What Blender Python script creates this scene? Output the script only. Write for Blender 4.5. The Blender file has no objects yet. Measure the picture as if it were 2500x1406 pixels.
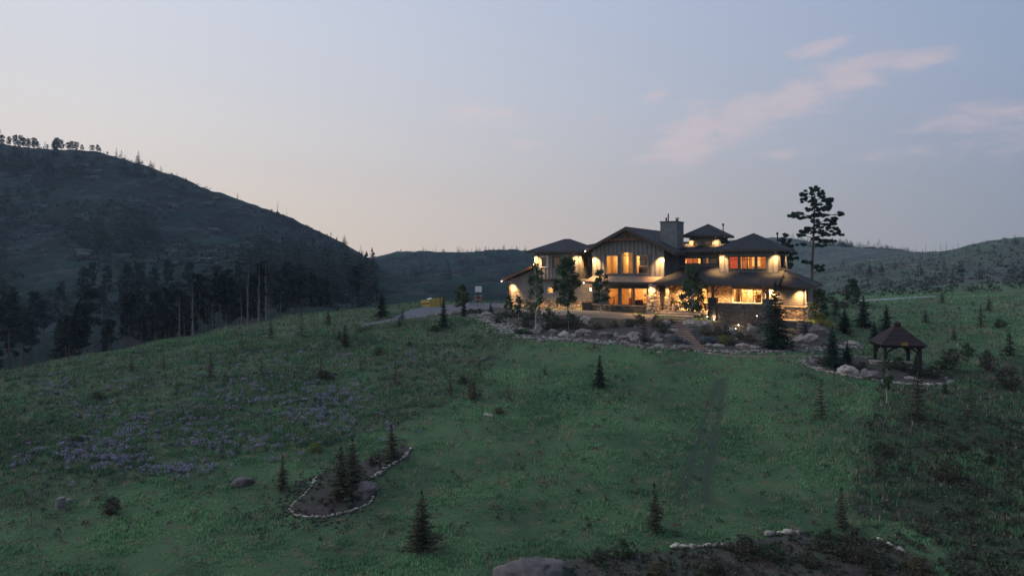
import bpy, math, random
import numpy as np
from mathutils import Vector, Matrix
from mathutils.bvhtree import BVHTree

scene = bpy.context.scene
COL = scene.collection
PI = math.pi
rnd = random.Random(7)
def S(r, g, b):
    f = lambda c: (c/255/12.92) if c/255 <= .04045 else ((c/255+.055)/1.055)**2.4
    return (f(r), f(g), f(b))

# ------------------------------------------------------------------ camera, sky, sun, exposure
CAMZ, HZ, F = 5.2, 640.0, 1667.0
cam_d = bpy.data.cameras.new('camera'); cam = bpy.data.objects.new('camera', cam_d); COL.objects.link(cam)
cam.location = (0, 0, CAMZ); cam.rotation_euler = (PI/2, 0, 0)
cam_d.lens = 24.0; cam_d.sensor_width = 36.0; cam_d.shift_y = -63/2500; cam_d.clip_start = .1; cam_d.clip_end = 6000
scene.camera = cam

world = bpy.data.worlds.new('World'); scene.world = world; world.use_nodes = True
def build_world():
    nt = world.node_tree; N = nt.nodes; L = nt.links; N.clear()
    def val(v):
        return v
    def m(op, a, b=None, c=None):
        n = N.new('ShaderNodeMath'); n.operation = op
        for i, x in enumerate((a, b, c)):
            if x is None: continue
            if isinstance(x, (int, float)): n.inputs[i].default_value = x
            else: L.new(x, n.inputs[i])
        return n.outputs[0]
    tc = N.new('ShaderNodeTexCoord'); sep = N.new('ShaderNodeSeparateXYZ'); L.new(tc.outputs['Generated'], sep.inputs[0])
    x, y, z = sep.outputs
    el = m('ARCSINE', z); az = m('ARCTAN2', x, y)
    fz = m('COSINE', m('SUBTRACT', az, math.radians(-75)))
    t = N.new('ShaderNodeMapRange'); L.new(fz, t.inputs[0]); t.inputs[1].default_value = -.40; t.inputs[2].default_value = .74
    t.inputs[3].default_value = 0; t.inputs[4].default_value = 1
    e01 = m('DIVIDE', el, PI/2)
    def ramp(stops):
        r = N.new('ShaderNodeValToRGB'); L.new(e01, r.inputs[0]); r.color_ramp.interpolation = 'EASE' if False else 'LINEAR'
        els = r.color_ramp.elements
        while len(els) < len(stops): els.new(.5)
        for k, (p, c) in enumerate(stops):
            els[k].position = p/90; els[k].color = (*S(*c), 1)
        return r.outputs[0]
    left = ramp([(0, (236, 216, 197)), (5, (232, 218, 206)), (9, (228, 221, 216)), (14, (219, 219, 224)), (22, (210, 217, 232)), (40, (182, 197, 225)), (90, (128, 148, 184))])
    right = ramp([(0, (144, 150, 162)), (5, (148, 157, 172)), (9, (150, 162, 184)), (14, (150, 165, 191)), (22, (147, 164, 196)), (40, (137, 154, 188)), (90, (116, 134, 170))])
    mx = N.new('ShaderNodeMixRGB'); L.new(t.outputs[0], mx.inputs[0]); L.new(right, mx.inputs[1]); L.new(left, mx.inputs[2])
    # thin evening clouds: noise inside soft ellipses (azimuth, elevation in degrees)
    azd = m('MULTIPLY', az, 180/PI); eld = m('MULTIPLY', el, 180/PI)
    def blob(a0, e0, sa, se, rot, amp):
        c, s = math.cos(rot), math.sin(rot)
        da = m('SUBTRACT', azd, a0); de = m('SUBTRACT', eld, e0)
        p = m('ADD', m('MULTIPLY', da, c/sa), m('MULTIPLY', de, s/sa))
        q = m('ADD', m('MULTIPLY', da, -s/se), m('MULTIPLY', de, c/se))
        r2 = m('ADD', m('MULTIPLY', p, p), m('MULTIPLY', q, q))
        return m('MULTIPLY', m('POWER', 2.718, m('MULTIPLY', r2, -1.0)), amp)
    cmb = N.new('ShaderNodeCombineXYZ'); L.new(m('MULTIPLY', azd, .26), cmb.inputs[0]); L.new(m('MULTIPLY', eld, .85), cmb.inputs[1])
    nz = N.new('ShaderNodeTexNoise'); nz.inputs['Scale'].default_value = 1.0; nz.inputs['Detail'].default_value = 10; nz.inputs['Roughness'].default_value = .62
    nz.inputs['Distortion'].default_value = .4
    L.new(cmb.outputs[0], nz.inputs[0])
    blobs = [blob(14.8, 9.9, 3.4, 2.5, .45, 1.15), blob(18.5, 11.2, 4.2, 2.0, .36, 1.05), blob(22.5, 12.5, 4.5, 1.6, .30, 1.05), blob(26.5, 13.6, 3.6, 1.5, .24, 1.15), blob(30.8, 14.2, 3.6, .8, .10, 1.0),
             blob(12.4, 8.6, 3.0, .6, .12, .85), blob(-2.5, 12.3, 4.4, 1.2, -.12, .8), blob(0.5, 9.9, 3.0, .7, .05, .6),
             blob(11.8, 13.4, 1.7, .55, .3, .85), blob(7.2, 11.8, 1.4, .5, 0, .75), blob(24.3, 16.0, 2.8, .7, .2, .95), blob(35, 10.0, 6, 1.3, .02, .8), blob(34, 7.8, 7, 1.1, 0, .7),
             blob(-8.8, 5.8, 2.0, .12, 0, .6), blob(22, 8.4, 5, .6, .03, .6), blob(-60, 20, 16, 3, .2, .6), blob(58, 17, 12, 2.2, .2, .7), blob(100, 25, 20, 4, .1, .5)]
    acc = blobs[0]
    for b in blobs[1:]: acc = m('MAXIMUM', acc, b)
    k = N.new('ShaderNodeMapRange'); k.interpolation_type = 'SMOOTHSTEP'
    L.new(m('ADD', acc, m('MULTIPLY', m('SUBTRACT', nz.outputs[0], .5), 1.9)), k.inputs[0])
    k.inputs[1].default_value = .25; k.inputs[2].default_value = 1.15; k.inputs[3].default_value = 0; k.inputs[4].default_value = .72
    cc = N.new('ShaderNodeMixRGB'); L.new(t.outputs[0], cc.inputs[0]); cc.inputs[1].default_value = (*S(197, 184, 194), 1); cc.inputs[2].default_value = (*S(231, 214, 212), 1)
    m2 = N.new('ShaderNodeMixRGB'); L.new(k.outputs[0], m2.inputs[0]); L.new(mx.outputs[0], m2.inputs[1]); L.new(cc.outputs[0], m2.inputs[2])
    dn = N.new('ShaderNodeMapRange'); L.new(eld, dn.inputs[0]); dn.inputs[1].default_value = -2; dn.inputs[2].default_value = -.3
    m3 = N.new('ShaderNodeMixRGB'); L.new(dn.outputs[0], m3.inputs[0]); m3.inputs[1].default_value = (.03, .04, .035, 1); L.new(m2.outputs[0], m3.inputs[2])
    bg = N.new('ShaderNodeBackground'); L.new(m3.outputs[0], bg.inputs[0]); bg.inputs[1].default_value = 1.0
    out = N.new('ShaderNodeOutputWorld'); L.new(bg.outputs[0], out.inputs[0])
build_world()
sun_d = bpy.data.lights.new('sun', 'SUN'); sun = bpy.data.objects.new('sun', sun_d); COL.objects.link(sun)
sun_d.energy = 1.1; sun_d.angle = math.radians(45); sun_d.color = (.96, .98, 1)
# soft light from the afterglow side, set high and added to brighten the lawn
_d = Vector((-math.sin(math.radians(75)), math.cos(math.radians(75)), .78)).normalized()
sun.rotation_euler = _d.to_track_quat('Z', 'Y').to_euler()
scene.view_settings.view_transform = 'Standard'; scene.view_settings.look = 'None'
scene.view_settings.exposure = 0; scene.view_settings.gamma = 1; scene.view_settings.use_curve_mapping = False
scene.render.engine = 'CYCLES'
cy = scene.cycles
cy.max_bounces = 6; cy.diffuse_bounces = 3; cy.glossy_bounces = 2; cy.transmission_bounces = 3; cy.transparent_max_bounces = 8; cy.volume_bounces = 0
cy.use_denoising = True; cy.sample_clamp_indirect = 4.0; cy.caustics_reflective = False; cy.caustics_refractive = False
cy.use_light_tree = True

# ------------------------------------------------------------------ helpers
def link(o, parent=None):
    COL.objects.link(o)
    if parent is not None: o.parent = parent
    return o
def tag(o, label=None, cat=None, group=None, kind=None):
    if label: o['label'] = label
    if cat: o['category'] = cat
    if group: o['group'] = group
    if kind: o['kind'] = kind
    return o
def empty(name, label, cat, loc=(0, 0, 0), rz=0, group=None):
    o = bpy.data.objects.new(name, None); o.empty_display_size = .2
    o.location = loc; o.rotation_euler = (0, 0, rz); link(o)
    return tag(o, label, cat, group)
class MB:
    def __init__(s, f=None): s.v = []; s.f = []; s.mi = []; s.m = 0; s.map = f
    def P(s, *ps):
        i = len(s.v)
        for p in ps: s.v.append(tuple(s.map(*p)) if s.map else tuple(p))
        return i
    def face(s, *ps):
        i = s.P(*ps); s.f.append(tuple(range(i, i+len(ps)))); s.mi.append(s.m)
    def box(s, a0, a1, b0, b1, c0, c1):
        i = s.P((a0, b0, c0), (a1, b0, c0), (a1, b1, c0), (a0, b1, c0), (a0, b0, c1), (a1, b0, c1), (a1, b1, c1), (a0, b1, c1))
        for q in ((0, 3, 2, 1), (4, 5, 6, 7), (0, 1, 5, 4), (1, 2, 6, 5), (2, 3, 7, 6), (3, 0, 4, 7)):
            s.f.append(tuple(i+k for k in q)); s.mi.append(s.m)
    def hexa(s, bot, top):
        i = s.P(*bot, *top); n = len(bot)
        s.f.append(tuple(i+k for k in range(n))[::-1]); s.mi.append(s.m)
        s.f.append(tuple(i+n+k for k in range(n))); s.mi.append(s.m)
        for k in range(n):
            j = (k+1) % n; s.f.append((i+k, i+j, i+n+j, i+n+k)); s.mi.append(s.m)
    def tube(s, pts, rad, n=6, cap=True):
        pts = [Vector(p) for p in pts]
        if not hasattr(rad, '__len__'): rad = [rad]*len(pts)
        i0 = len(s.v)
        for k, p in enumerate(pts):
            d = (pts[min(k+1, len(pts)-1)]-pts[max(k-1, 0)])
            d = d.normalized() if d.length > 1e-6 else Vector((0, 0, 1))
            a = d.cross(Vector((0, 0, 1)) if abs(d.z) < .9 else Vector((1, 0, 0))).normalized(); b = d.cross(a)
            for q in range(n):
                w = 2*PI*q/n; s.v.append(tuple(p+(a*math.cos(w)+b*math.sin(w))*rad[k]))
        for k in range(len(pts)-1):
            for q in range(n):
                r = (q+1) % n; a = i0+k*n
                s.f.append((a+q, a+r, a+n+r, a+n+q)); s.mi.append(s.m)
        if cap:
            s.f.append(tuple(i0+q for q in range(n))); s.mi.append(s.m)
            e = i0+(len(pts)-1)*n; s.f.append(tuple(e+q for q in range(n))[::-1]); s.mi.append(s.m)
    def lathe(s, prof, cx=0, cy_=0, n=16):
        i0 = len(s.v)
        for r, z in prof:
            for q in range(n):
                w = 2*PI*q/n; s.v.append((cx+r*math.cos(w), cy_+r*math.sin(w), z))
        for k in range(len(prof)-1):
            for q in range(n):
                r_ = (q+1) % n; a = i0+k*n
                s.f.append((a+q, a+r_, a+n+r_, a+n+q)); s.mi.append(s.m)
        s.f.append(tuple(i0+q for q in range(n))[::-1]); s.mi.append(s.m)
        e = i0+(len(prof)-1)*n; s.f.append(tuple(e+q for q in range(n))); s.mi.append(s.m)
    def mesh(s, name, mats, smooth=False):
        me = bpy.data.meshes.new(name); me.from_pydata(s.v, [], s.f)
        for m in (mats if isinstance(mats, (list, tuple)) else [mats]): me.materials.append(m)
        if any(s.mi): me.polygons.foreach_set('material_index', s.mi)
        if smooth: me.polygons.foreach_set('use_smooth', [True]*len(me.polygons))
        me.update(); return me
    def build(s, name, mats, parent=None, smooth=False, loc=None, rz=0):
        o = bpy.data.objects.new(name, s.mesh(name, mats, smooth))
        if loc: o.location = loc
        if rz: o.rotation_euler = (0, 0, rz)
        return link(o, parent)
def soup(name, V, mat, smooth=False):
    """V: (n,3,3) triangles"""
    V = np.asarray(V, dtype=np.float32); n = len(V)
    me = bpy.data.meshes.new(name)
    me.vertices.add(n*3); me.vertices.foreach_set('co', V.reshape(-1))
    me.loops.add(n*3); me.loops.foreach_set('vertex_index', np.arange(n*3, dtype=np.int32))
    me.polygons.add(n); me.polygons.foreach_set('loop_start', np.arange(0, n*3, 3, dtype=np.int32))
    me.materials.append(mat); me.update(calc_edges=True)
    return me
def obj(name, me, parent=None, loc=None, rz=0, sc=None):
    o = bpy.data.objects.new(name, me)
    if loc is not None: o.location = loc
    o.rotation_euler = (0, 0, rz)
    if sc: o.scale = sc if hasattr(sc, '__len__') else (sc, sc, sc)
    return link(o, parent)

# ------------------------------------------------------------------ materials
def mat(name, c, rough=.85, c2=None, scale=3.0, bump=0.0, bscale=None, island=0.0, objrand=0.0, metal=0, coords='Object', stretch=None, spec=.3, thr=(.35, .65), c3=None, scale3=.3):
    m = bpy.data.materials.new(name); m.use_nodes = True; nt = m.node_tree; N = nt.nodes; L = nt.links
    p = N['Principled BSDF']; p.inputs['Roughness'].default_value = rough; p.inputs['Metallic'].default_value = metal
    p.inputs['Specular IOR Level'].default_value = spec
    tc = N.new('ShaderNodeTexCoord'); vec = tc.outputs[coords]
    if coords == 'World':
        pass
    if stretch:
        mp = N.new('ShaderNodeMapping'); mp.inputs['Scale'].default_value = stretch; L.new(vec, mp.inputs[0]); vec = mp.outputs[0]
    def noise(sc, det=5):
        n = N.new('ShaderNodeTexNoise'); n.inputs['Scale'].default_value = sc; n.inputs['Detail'].default_value = det; n.inputs['Roughness'].default_value = .6
        L.new(vec, n.inputs[0]); return n.outputs[0]
    def mixc(fac, a, b):
        x = N.new('ShaderNodeMixRGB'); L.new(fac, x.inputs[0])
        for i, q in ((1, a), (2, b)):
            if isinstance(q, tuple): x.inputs[i].default_value = (*q, 1)
            else: L.new(q, x.inputs[i])
        return x.outputs[0]
    cur = c
    def sm(f, a, b):
        r = N.new('ShaderNodeMapRange'); r.interpolation_type = 'SMOOTHSTEP'; L.new(f, r.inputs[0]); r.inputs[1].default_value = a; r.inputs[2].default_value = b; return r.outputs[0]
    if c2: cur = mixc(sm(noise(scale), *thr), c, c2)
    if c3: cur = mixc(sm(noise(scale3, 3), .42, .6), cur, c3)
    if island or objrand:
        if island: g = N.new('ShaderNodeNewGeometry'); f = g.outputs['Random Per Island']; a = island
        else: g = N.new('ShaderNodeObjectInfo'); f = g.outputs['Random']; a = objrand
        h = N.new('ShaderNodeHueSaturation'); r = N.new('ShaderNodeMapRange'); L.new(f, r.inputs[0]); r.inputs[3].default_value = 1-a; r.inputs[4].default_value = 1+a
        L.new(r.outputs[0], h.inputs['Value'])
        mm = N.new('ShaderNodeMath'); mm.operation = 'MULTIPLY_ADD'; L.new(f, mm.inputs[0]); mm.inputs[1].default_value = .05*min(1, a*2); mm.inputs[2].default_value = .5-.025*min(1, a*2)
        L.new(mm.outputs[0], h.inputs['Hue'])
        if isinstance(cur, tuple): h.inputs['Color'].default_value = (*cur, 1)
        else: L.new(cur, h.inputs['Color'])
        cur = h.outputs[0]
    if isinstance(cur, tuple): p.inputs['Base Color'].default_value = (*cur, 1)
    else: L.new(cur, p.inputs['Base Color'])
    if bump:
        b = N.new('ShaderNodeBump'); b.inputs['Distance'].default_value = bump; b.inputs['Strength'].default_value = .9; L.new(noise(bscale or scale*3, 6), b.inputs['Height']); L.new(b.outputs[0], p.inputs['Normal'])
    return m
def emis(name, c, s):
    m = bpy.data.materials.new(name); m.use_nodes = True; p = m.node_tree.nodes['Principled BSDF']
    p.inputs['Base Color'].default_value = (*c, 1); p.inputs['Emission Color'].default_value = (*c, 1); p.inputs['Emission Strength'].default_value = s
    return m
def foliage_mat(name, c, c2, tr=.25, island=.25):
    m = mat(name, c, .8, c2, 1.2, island=island, spec=.15)
    nt = m.node_tree; N = nt.nodes; L = nt.links; p = N['Principled BSDF']; out = N['Material Output']
    t = N.new('ShaderNodeBsdfTranslucent'); mx = N.new('ShaderNodeMixShader'); mx.inputs[0].default_value = tr
    if p.inputs['Base Color'].is_linked: L.new(p.inputs['Base Color'].links[0].from_socket, t.inputs[0])
    L.new(p.outputs[0], mx.inputs[1]); L.new(t.outputs[0], mx.inputs[2]); L.new(mx.outputs[0], out.inputs[0])
    return m
M = {}
M['siding'] = mat('siding_grey', (.20, .196, .19), .75, (.16, .158, .155), 1.4, .003, 14)
M['batten'] = mat('batten_grey', (.125, .122, .12), .75)
M['lap'] = mat('lap_siding_tan', (.21, .19, .168), .75, (.17, .155, .14), 2.0, .002, 20)
M['trimdark'] = mat('trim_slate', (.085, .09, .095), .7, (.07, .075, .08), 2)
M['fascia'] = mat('fascia_brown', (.07, .055, .045), .7, (.05, .04, .035), 3)
M['timber'] = mat('timber_stain', (.16, .075, .035), .65, (.10, .045, .02), 4, .004, 12)
M['copperroof'] = mat('tan_metal_roof', (.30, .21, .15), .5, (.24, .16, .12), 1.5, spec=.4)
M['granite_dk'] = mat('dark_granite', (.15, .13, .12), .94, (.08, .072, .07), 3.0, .09, 10, thr=(.42, .6))  # darker copy of the granite, for the nearest rocks
M['mortar'] = mat('mortar', (.075, .07, .065), .95, (.06, .055, .05), 6, .01, 20)
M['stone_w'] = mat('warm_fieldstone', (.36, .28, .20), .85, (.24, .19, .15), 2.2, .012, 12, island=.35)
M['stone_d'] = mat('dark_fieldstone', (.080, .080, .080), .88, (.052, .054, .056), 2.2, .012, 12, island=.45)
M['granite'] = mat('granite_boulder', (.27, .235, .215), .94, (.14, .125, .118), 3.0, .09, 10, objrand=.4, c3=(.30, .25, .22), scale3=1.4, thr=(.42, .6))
M['paver'] = mat('flagstone', (.36, .30, .24), .85, (.28, .235, .19), 2, .004, 16)
M['tread'] = mat('reddish_step_stone', (.26, .17, .13), .88, (.2, .14, .115), 3, .006, 16, objrand=.15)
M['chimney'] = mat('chimney_stucco', (.17, .175, .18), .9, (.13, .135, .14), 2, .006, 14)
M['metal'] = mat('dark_metal', (.03, .03, .033), .5, metal=.3)
M['galv'] = mat('pale_metal', (.45, .45, .44), .4, metal=.5)
M['white'] = mat('white_paint', (.75, .75, .73), .6)
M['wall_in'] = mat('warm_interior_paint', (.62, .50, .34), .9, (.55, .43, .28), 1.0)
M['wall_in_lt'] = mat('cream_interior_paint', (.72, .64, .48), .9)
M['wood_in'] = mat('interior_wood', (.34, .13, .045), .55, (.25, .09, .03), 4, objrand=.2)
M['wood_dk'] = mat('dark_wood', (.07, .03, .018), .55)
M['frame'] = mat('window_frame_tan', (.30, .22, .14), .6)
M['frame_dk'] = mat('window_frame_dark', (.06, .05, .045), .6)
M['fabric'] = mat('cream_fabric', (.6, .52, .38), .95)
M['book'] = mat('shelf_goods', (.55, .42, .25), .8, objrand=.5)
M['black'] = mat('black_enamel', (.012, .012, .013), .35, spec=.5)
M['terra'] = mat('pale_clay_pot', (.42, .34, .27), .8)
M['barrel'] = mat('weathered_oak', (.16, .14, .125), .85, (.11, .095, .085), 5, .003, 20)
M['yellow'] = mat('yellow_waste_bag', (.33, .26, .05), .8, (.22, .18, .045), 2)
M['yellow2'] = mat('pale_yellow_patch', (.42, .35, .09), .7)
M['orange'] = mat('orange_band', (.30, .09, .03), .7)
M['gaz'] = mat('gazebo_redwood', (.032, .020, .021), .75, (.022, .015, .016), 3, .004, 12, objrand=.2)
M['bark'] = mat('pine_bark', (.13, .095, .075), .95, (.075, .055, .045), 3, .02, 10, stretch=(1, 1, .25))
M['bark_pale'] = mat('aspen_bark', (.42, .41, .36), .85, (.25, .25, .22), 3, .004, 12, stretch=(1, 1, .5))
M['snag'] = mat('bleached_dead_wood', (.18, .17, .165), .9, (.11, .105, .10), 4)
M['twig'] = mat('brown_twigs', (.10, .06, .045), .9, island=.3)
M['spruce'] = foliage_mat('spruce_needles', (.034, .066, .042), (.024, .046, .034), .12, .4)
M['bluespruce'] = foliage_mat('blue_spruce_needles', (.075, .125, .12), (.05, .085, .085), .12)
M['sapling'] = foliage_mat('sapling_needles', (.050, .066, .036), (.060, .048, .030), .12, .5)
M['darkpine'] = foliage_mat('valley_pine_needles', (.022, .036, .028), (.015, .026, .022), .08)
M['ponderosa'] = foliage_mat('ponderosa_needles', (.048, .098, .068), (.030, .064, .048), .2, .5)
M['aspen'] = foliage_mat('aspen_leaves', (.088, .128, .066), (.055, .088, .050), .35)
M['goldbush'] = foliage_mat('golden_green_leaves', (.22, .23, .05), (.14, .17, .045), .3)
M['shrub'] = foliage_mat('shrub_leaves', (.065, .10, .052), (.045, .072, .042), .3, .5)
M['redshrub'] = foliage_mat('dark_reddish_shrub', (.080, .072, .052), (.050, .064, .042), .25, .6)
M['dryshrub'] = foliage_mat('dry_shrub_leaves', (.12, .11, .06), (.09, .075, .045), .25)
M['bluejuniper'] = foliage_mat('blue_juniper', (.10, .135, .16), (.07, .10, .115), .15)
M['curtain'] = foliage_mat('lit_curtain', (.62, .45, .22), (.55, .38, .18), .6, 0)
M['redcurtain'] = foliage_mat('red_curtain', (.62, .30, .12), (.55, .25, .09), .6, 0)
M['flower'] = foliage_mat('lilac_flowers', (.30, .26, .34), (.20, .22, .27), .2, .5)
M['mulch'] = mat('bark_mulch', (.085, .065, .06), .95, (.04, .032, .03), 2.5, .08, 12, coords='Object', c3=(.055, .06, .045), scale3=.6)
M['gravel'] = mat('pale_gravel', (.33, .26, .20), .9, (.21, .17, .135), 9, .05, 18, coords='Object')
M['cobble'] = mat('pale_cobbles', (.29, .26, .225), .9, (.19, .17, .155), 3, .01, 12, island=.5)
M['edge'] = mat('pale_edging_stone', (.42, .37, .30), .9, (.22, .195, .17), 3, .02, 9, objrand=.45)
M['drive'] = mat('driveway_asphalt', (.115, .112, .13), .95, (.085, .085, .095), 1.2, .01, 16, coords='Object')
M['path'] = mat('bare_dirt_path', (.17, .135, .105), .95, (.12, .105, .075), 2, .03, 10, coords='Object')
M['soil'] = mat('brown_soil', (.09, .06, .05), .95)
# ------------------------------------------------------------------ terrain
YK = np.array([3, 14, 26, 32, 38, 44, 50, 56, 62, 68, 76, 86, 100, 125, 170, 250, 320, 400, 550, 800, 1400], float)
def zz(py, Y): return CAMZ-(py-HZ)/F*Y
# columns: picture x at which each profile was read -> (kind, value) per distance; p = picture y, z = height
def prof(px, **kw): return px, kw
near = {   # Y: 26..125 ; numbers >200 are picture rows, others are heights
 -1000: [1430, 1270, 1145, 1055, 990, 940, -6.5, -8.2, -10.5, -13, -15, -17],
 0:     [1430, 1270, 1140, 1045, 972, 914, -4.95, -6.2, -8.4, -11, -13, -15],
 200:   [1430, 1270, 1140, 1043, 970, 912, 873, -4.6, -6.5, -9, -11.5, -13.5],
 400:   [1430, 1270, 1138, 1040, 965, 905, 862, 837, -4.1, -6.6, -9.5, -12],
 560:   [1430, 1270, 1135, 1035, 960, 900, 856, 824, 800, -3.6, -6.5, -10],
 700:   [1430, 1270, 1132, 1030, 955, 895, 850, 820, 792, 773, -3.6, -7.5],
 850:   [1430, 1270, 1130, 1028, 952, 890, 845, 810, 782, 762, -2.3, -6],
 1000:  [1430, 1270, 1130, 1025, 948, 885, 838, 800, 772, 754, 741, -3.2],
 1250:  [1430, 1270, 1130, 1025, 945, 876, 820, 785, 762, 749, 738, -2.6],
 1450:  [1430, 1270, 1130, 1022, 938, 864, 806, 773, 752, 742, -.5, -2.6],
 1650:  [1430, 1270, 1130, 1020, 925, 852, 798, 768, .0, .0, -.5, -2.6],
 1750:  [1430, 1270, 1130, 1015, 915, 850, 800, 775, -.1, .0, -.5, -2.4],
 1900:  [1430, 1270, 1125, 1000, 895, 845, 808, 780, -.2, -.2, -.5, -2.2],
 2000:  [1430, 1265, 1120, 990, 900, 850, 815, 788, 766, 748, 733, -1.2],
 2100:  [1430, 1262, 1115, 990, 908, 858, 826, 800, 775, 752, 731, 714],
 2300:  [1430, 1260, 1110, 992, 920, 868, 832, 802, 772, 748, 723, 703],
 2500:  [1430, 1255, 1105, 992, 924, 874, 834, 803, 771, 744, 714, 688],
 3500:  [1430, 1240, 1080, 960, 890, 840, 800, 768, 735, 705, 672, 640]}
far = {    # Y: 170, 250, 320, 400, 550, 800, 1400
 -1000: [-12, 12, 380, 352, 60, 40, 0],
 0:     [-10, 8, 470, 363, 60, 40, 0],
 100:   [-10, 8, 480, 369, 60, 40, 0],
 200:   [-9, 7, 490, 376, 55, 40, 0],
 330:   [-8, 6, 510, 405, 50, 35, 0],
 420:   [-8, 5, 535, 433, 45, 35, 0],
 500:   [-8, 4, 560, 467, 35, 30, 0],
 600:   [-7, 3, 590, 503, 25, 25, 0],
 690:   [-7, 1, 612, 533, 20, 20, 0],
 760:   [-7, 0, 628, 565, 15, 12, -5],
 830:   [-7, -1, 645, 596, 10, 5, -10],
 905:   [-6, -3, 660, 637, 634, -4, -15],
 980:   [-6, -4, -4, -1, 616, -5, -20],
 1100:  [-6, -4, -3, 1, 621, -5, -20],
 1200:  [-6, -4, -3, 2, 613, -5, -20],
 1290:  [-6, -4, -2, 3, 613, -5, -20],
 1650:  [-6, -4, -2, 3, 600, -5, -20],
 1900:  [-6, -3, -1, 4, 584, -5, -20],
 2000:  [-5, -1, 665, 640, 600, -5, -20],
 2100:  [698, 668, 645, 626, 607, -5, -20],
 2200:  [690, 655, 633, 618, 612, -5, -20],
 2300:  [680, 640, 618, 8, 8, 0, -20],
 2400:  [668, 620, 600, 12, 10, 0, -20],
 2500:  [652, 597, 585, 14, 10, 0, -20],
 3500:  [590, 500, 460, 40, 30, 0, -20]}
def colZ(tab, Ys):
    xs = sorted(tab); out = []
    for x in xs:
        out.append([zz(v, Y) if v > 200 else v for v, Y in zip(tab[x], Ys)])
    return np.array(xs, float), np.array(out, float)
nx_, nz_ = colZ(near, YK[2:14]); fx_, fz_ = colZ(far, YK[14:])
CX = np.array(sorted(set(nx_) | set(fx_)), float)
TZ = np.zeros((len(CX), len(YK)))
for j in range(12): TZ[:, 2+j] = np.interp(CX, nx_, nz_[:, j])
for j in range(7): TZ[:, 14+j] = np.interp(CX, fx_, fz_[:, j])
TZ[:, 1] = -8.6; TZ[:, 0] = -9.4
def pchip_slopes(x, y):
    h = np.diff(x); d = np.diff(y, axis=0)/h[:, None]
    m = np.zeros_like(y)
    w1 = (2*h[1:]+h[:-1])[:, None]; w2 = (h[1:]+2*h[:-1])[:, None]
    ok = (d[1:]*d[:-1]) > 0
    with np.errstate(divide='ignore', invalid='ignore'):
        mm = (w1+w2)/(w1/d[:-1]+w2/d[1:])
    m[1:-1] = np.where(ok, mm, 0); m[0] = d[0]; m[-1] = d[-1]
    return m
def hermite(x, y, m, q):
    """x (n), y,m (n,k) -> at q (N) : (N,k)"""
    i = np.clip(np.searchsorted(x, q)-1, 0, len(x)-2); h = x[i+1]-x[i]; t = np.clip((q-x[i])/h, 0, 1)
    t = t[:, None]; h = h[:, None]
    return (2*t**3-3*t**2+1)*y[i]+(t**3-2*t**2+t)*h*m[i]+(-2*t**3+3*t**2)*y[i+1]+(t**3-t**2)*h*m[i+1]
SC = (CX-1250)/F
MS = pchip_slopes(SC, TZ)
LY = np.log(YK)
def vnoise(x, y, seed=0):
    xi = np.floor(x).astype(np.int64); yi = np.floor(y).astype(np.int64); fx = x-xi; fy = y-yi
    fx = fx*fx*(3-2*fx); fy = fy*fy*(3-2*fy)
    def h(a, b):
        n = (a*374761393+b*668265263+seed*1442695041) & 0xffffffff
        n = ((n ^ (n >> 13))*1274126177) & 0xffffffff
        return ((n ^ (n >> 16)) & 0xffff)/65535.0
    return (h(xi, yi)*(1-fx)+h(xi+1, yi)*fx)*(1-fy)+(h(xi, yi+1)*(1-fx)+h(xi+1, yi+1)*fx)*fy
def fbm(x, y, oct=4, seed=0):
    a = 1; s = 0; t = 0
    for k in range(oct): s = s+a*(vnoise(x*2**k, y*2**k, seed+k)-.5); t += a; a *= .5
    return s/t*2
HROT = math.radians(-30); HO = (-.144, 80.0); HC, HS = math.cos(PI/6), .5
def to_uw(X, Y):
    dx = X-HO[0]; dy = Y-HO[1]; return dx*HC-dy*HS, dx*HS+dy*HC
def sstep(a, b, x):
    t = np.clip((x-a)/(b-a), 0, 1); return t*t*(3-2*t)
def Hraw(X, Y):
    X = np.atleast_1d(np.asarray(X, float)); Y = np.atleast_1d(np.asarray(Y, float))
    Yc = np.clip(Y, 3.01, 1399); t = np.clip(X/np.maximum(Yc, 3.0), SC[0], SC[-1])
    out = np.empty(len(X))
    for a in range(0, len(X), 20000):
        b = min(len(X), a+20000)
        rows = hermite(SC, TZ, MS, t[a:b])          # (N, nY)
        ly = np.log(Yc[a:b]); m = pchip_slopes(LY, rows.T)   # (nY, N)
        i = np.clip(np.searchsorted(LY, ly)-1, 0, len(LY)-2); n = np.arange(b-a)
        h = LY[i+1]-LY[i]; s = (ly-LY[i])/h
        y0 = rows[n, i]; y1 = rows[n, i+1]; m0 = m[i, n]; m1 = m[i+1, n]
        out[a:b] = (2*s**3-3*s**2+1)*y0+(s**3-2*s**2+s)*h*m0+(-2*s**3+3*s**2)*y1+(s**3-s**2)*h*m1
    return out
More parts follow.
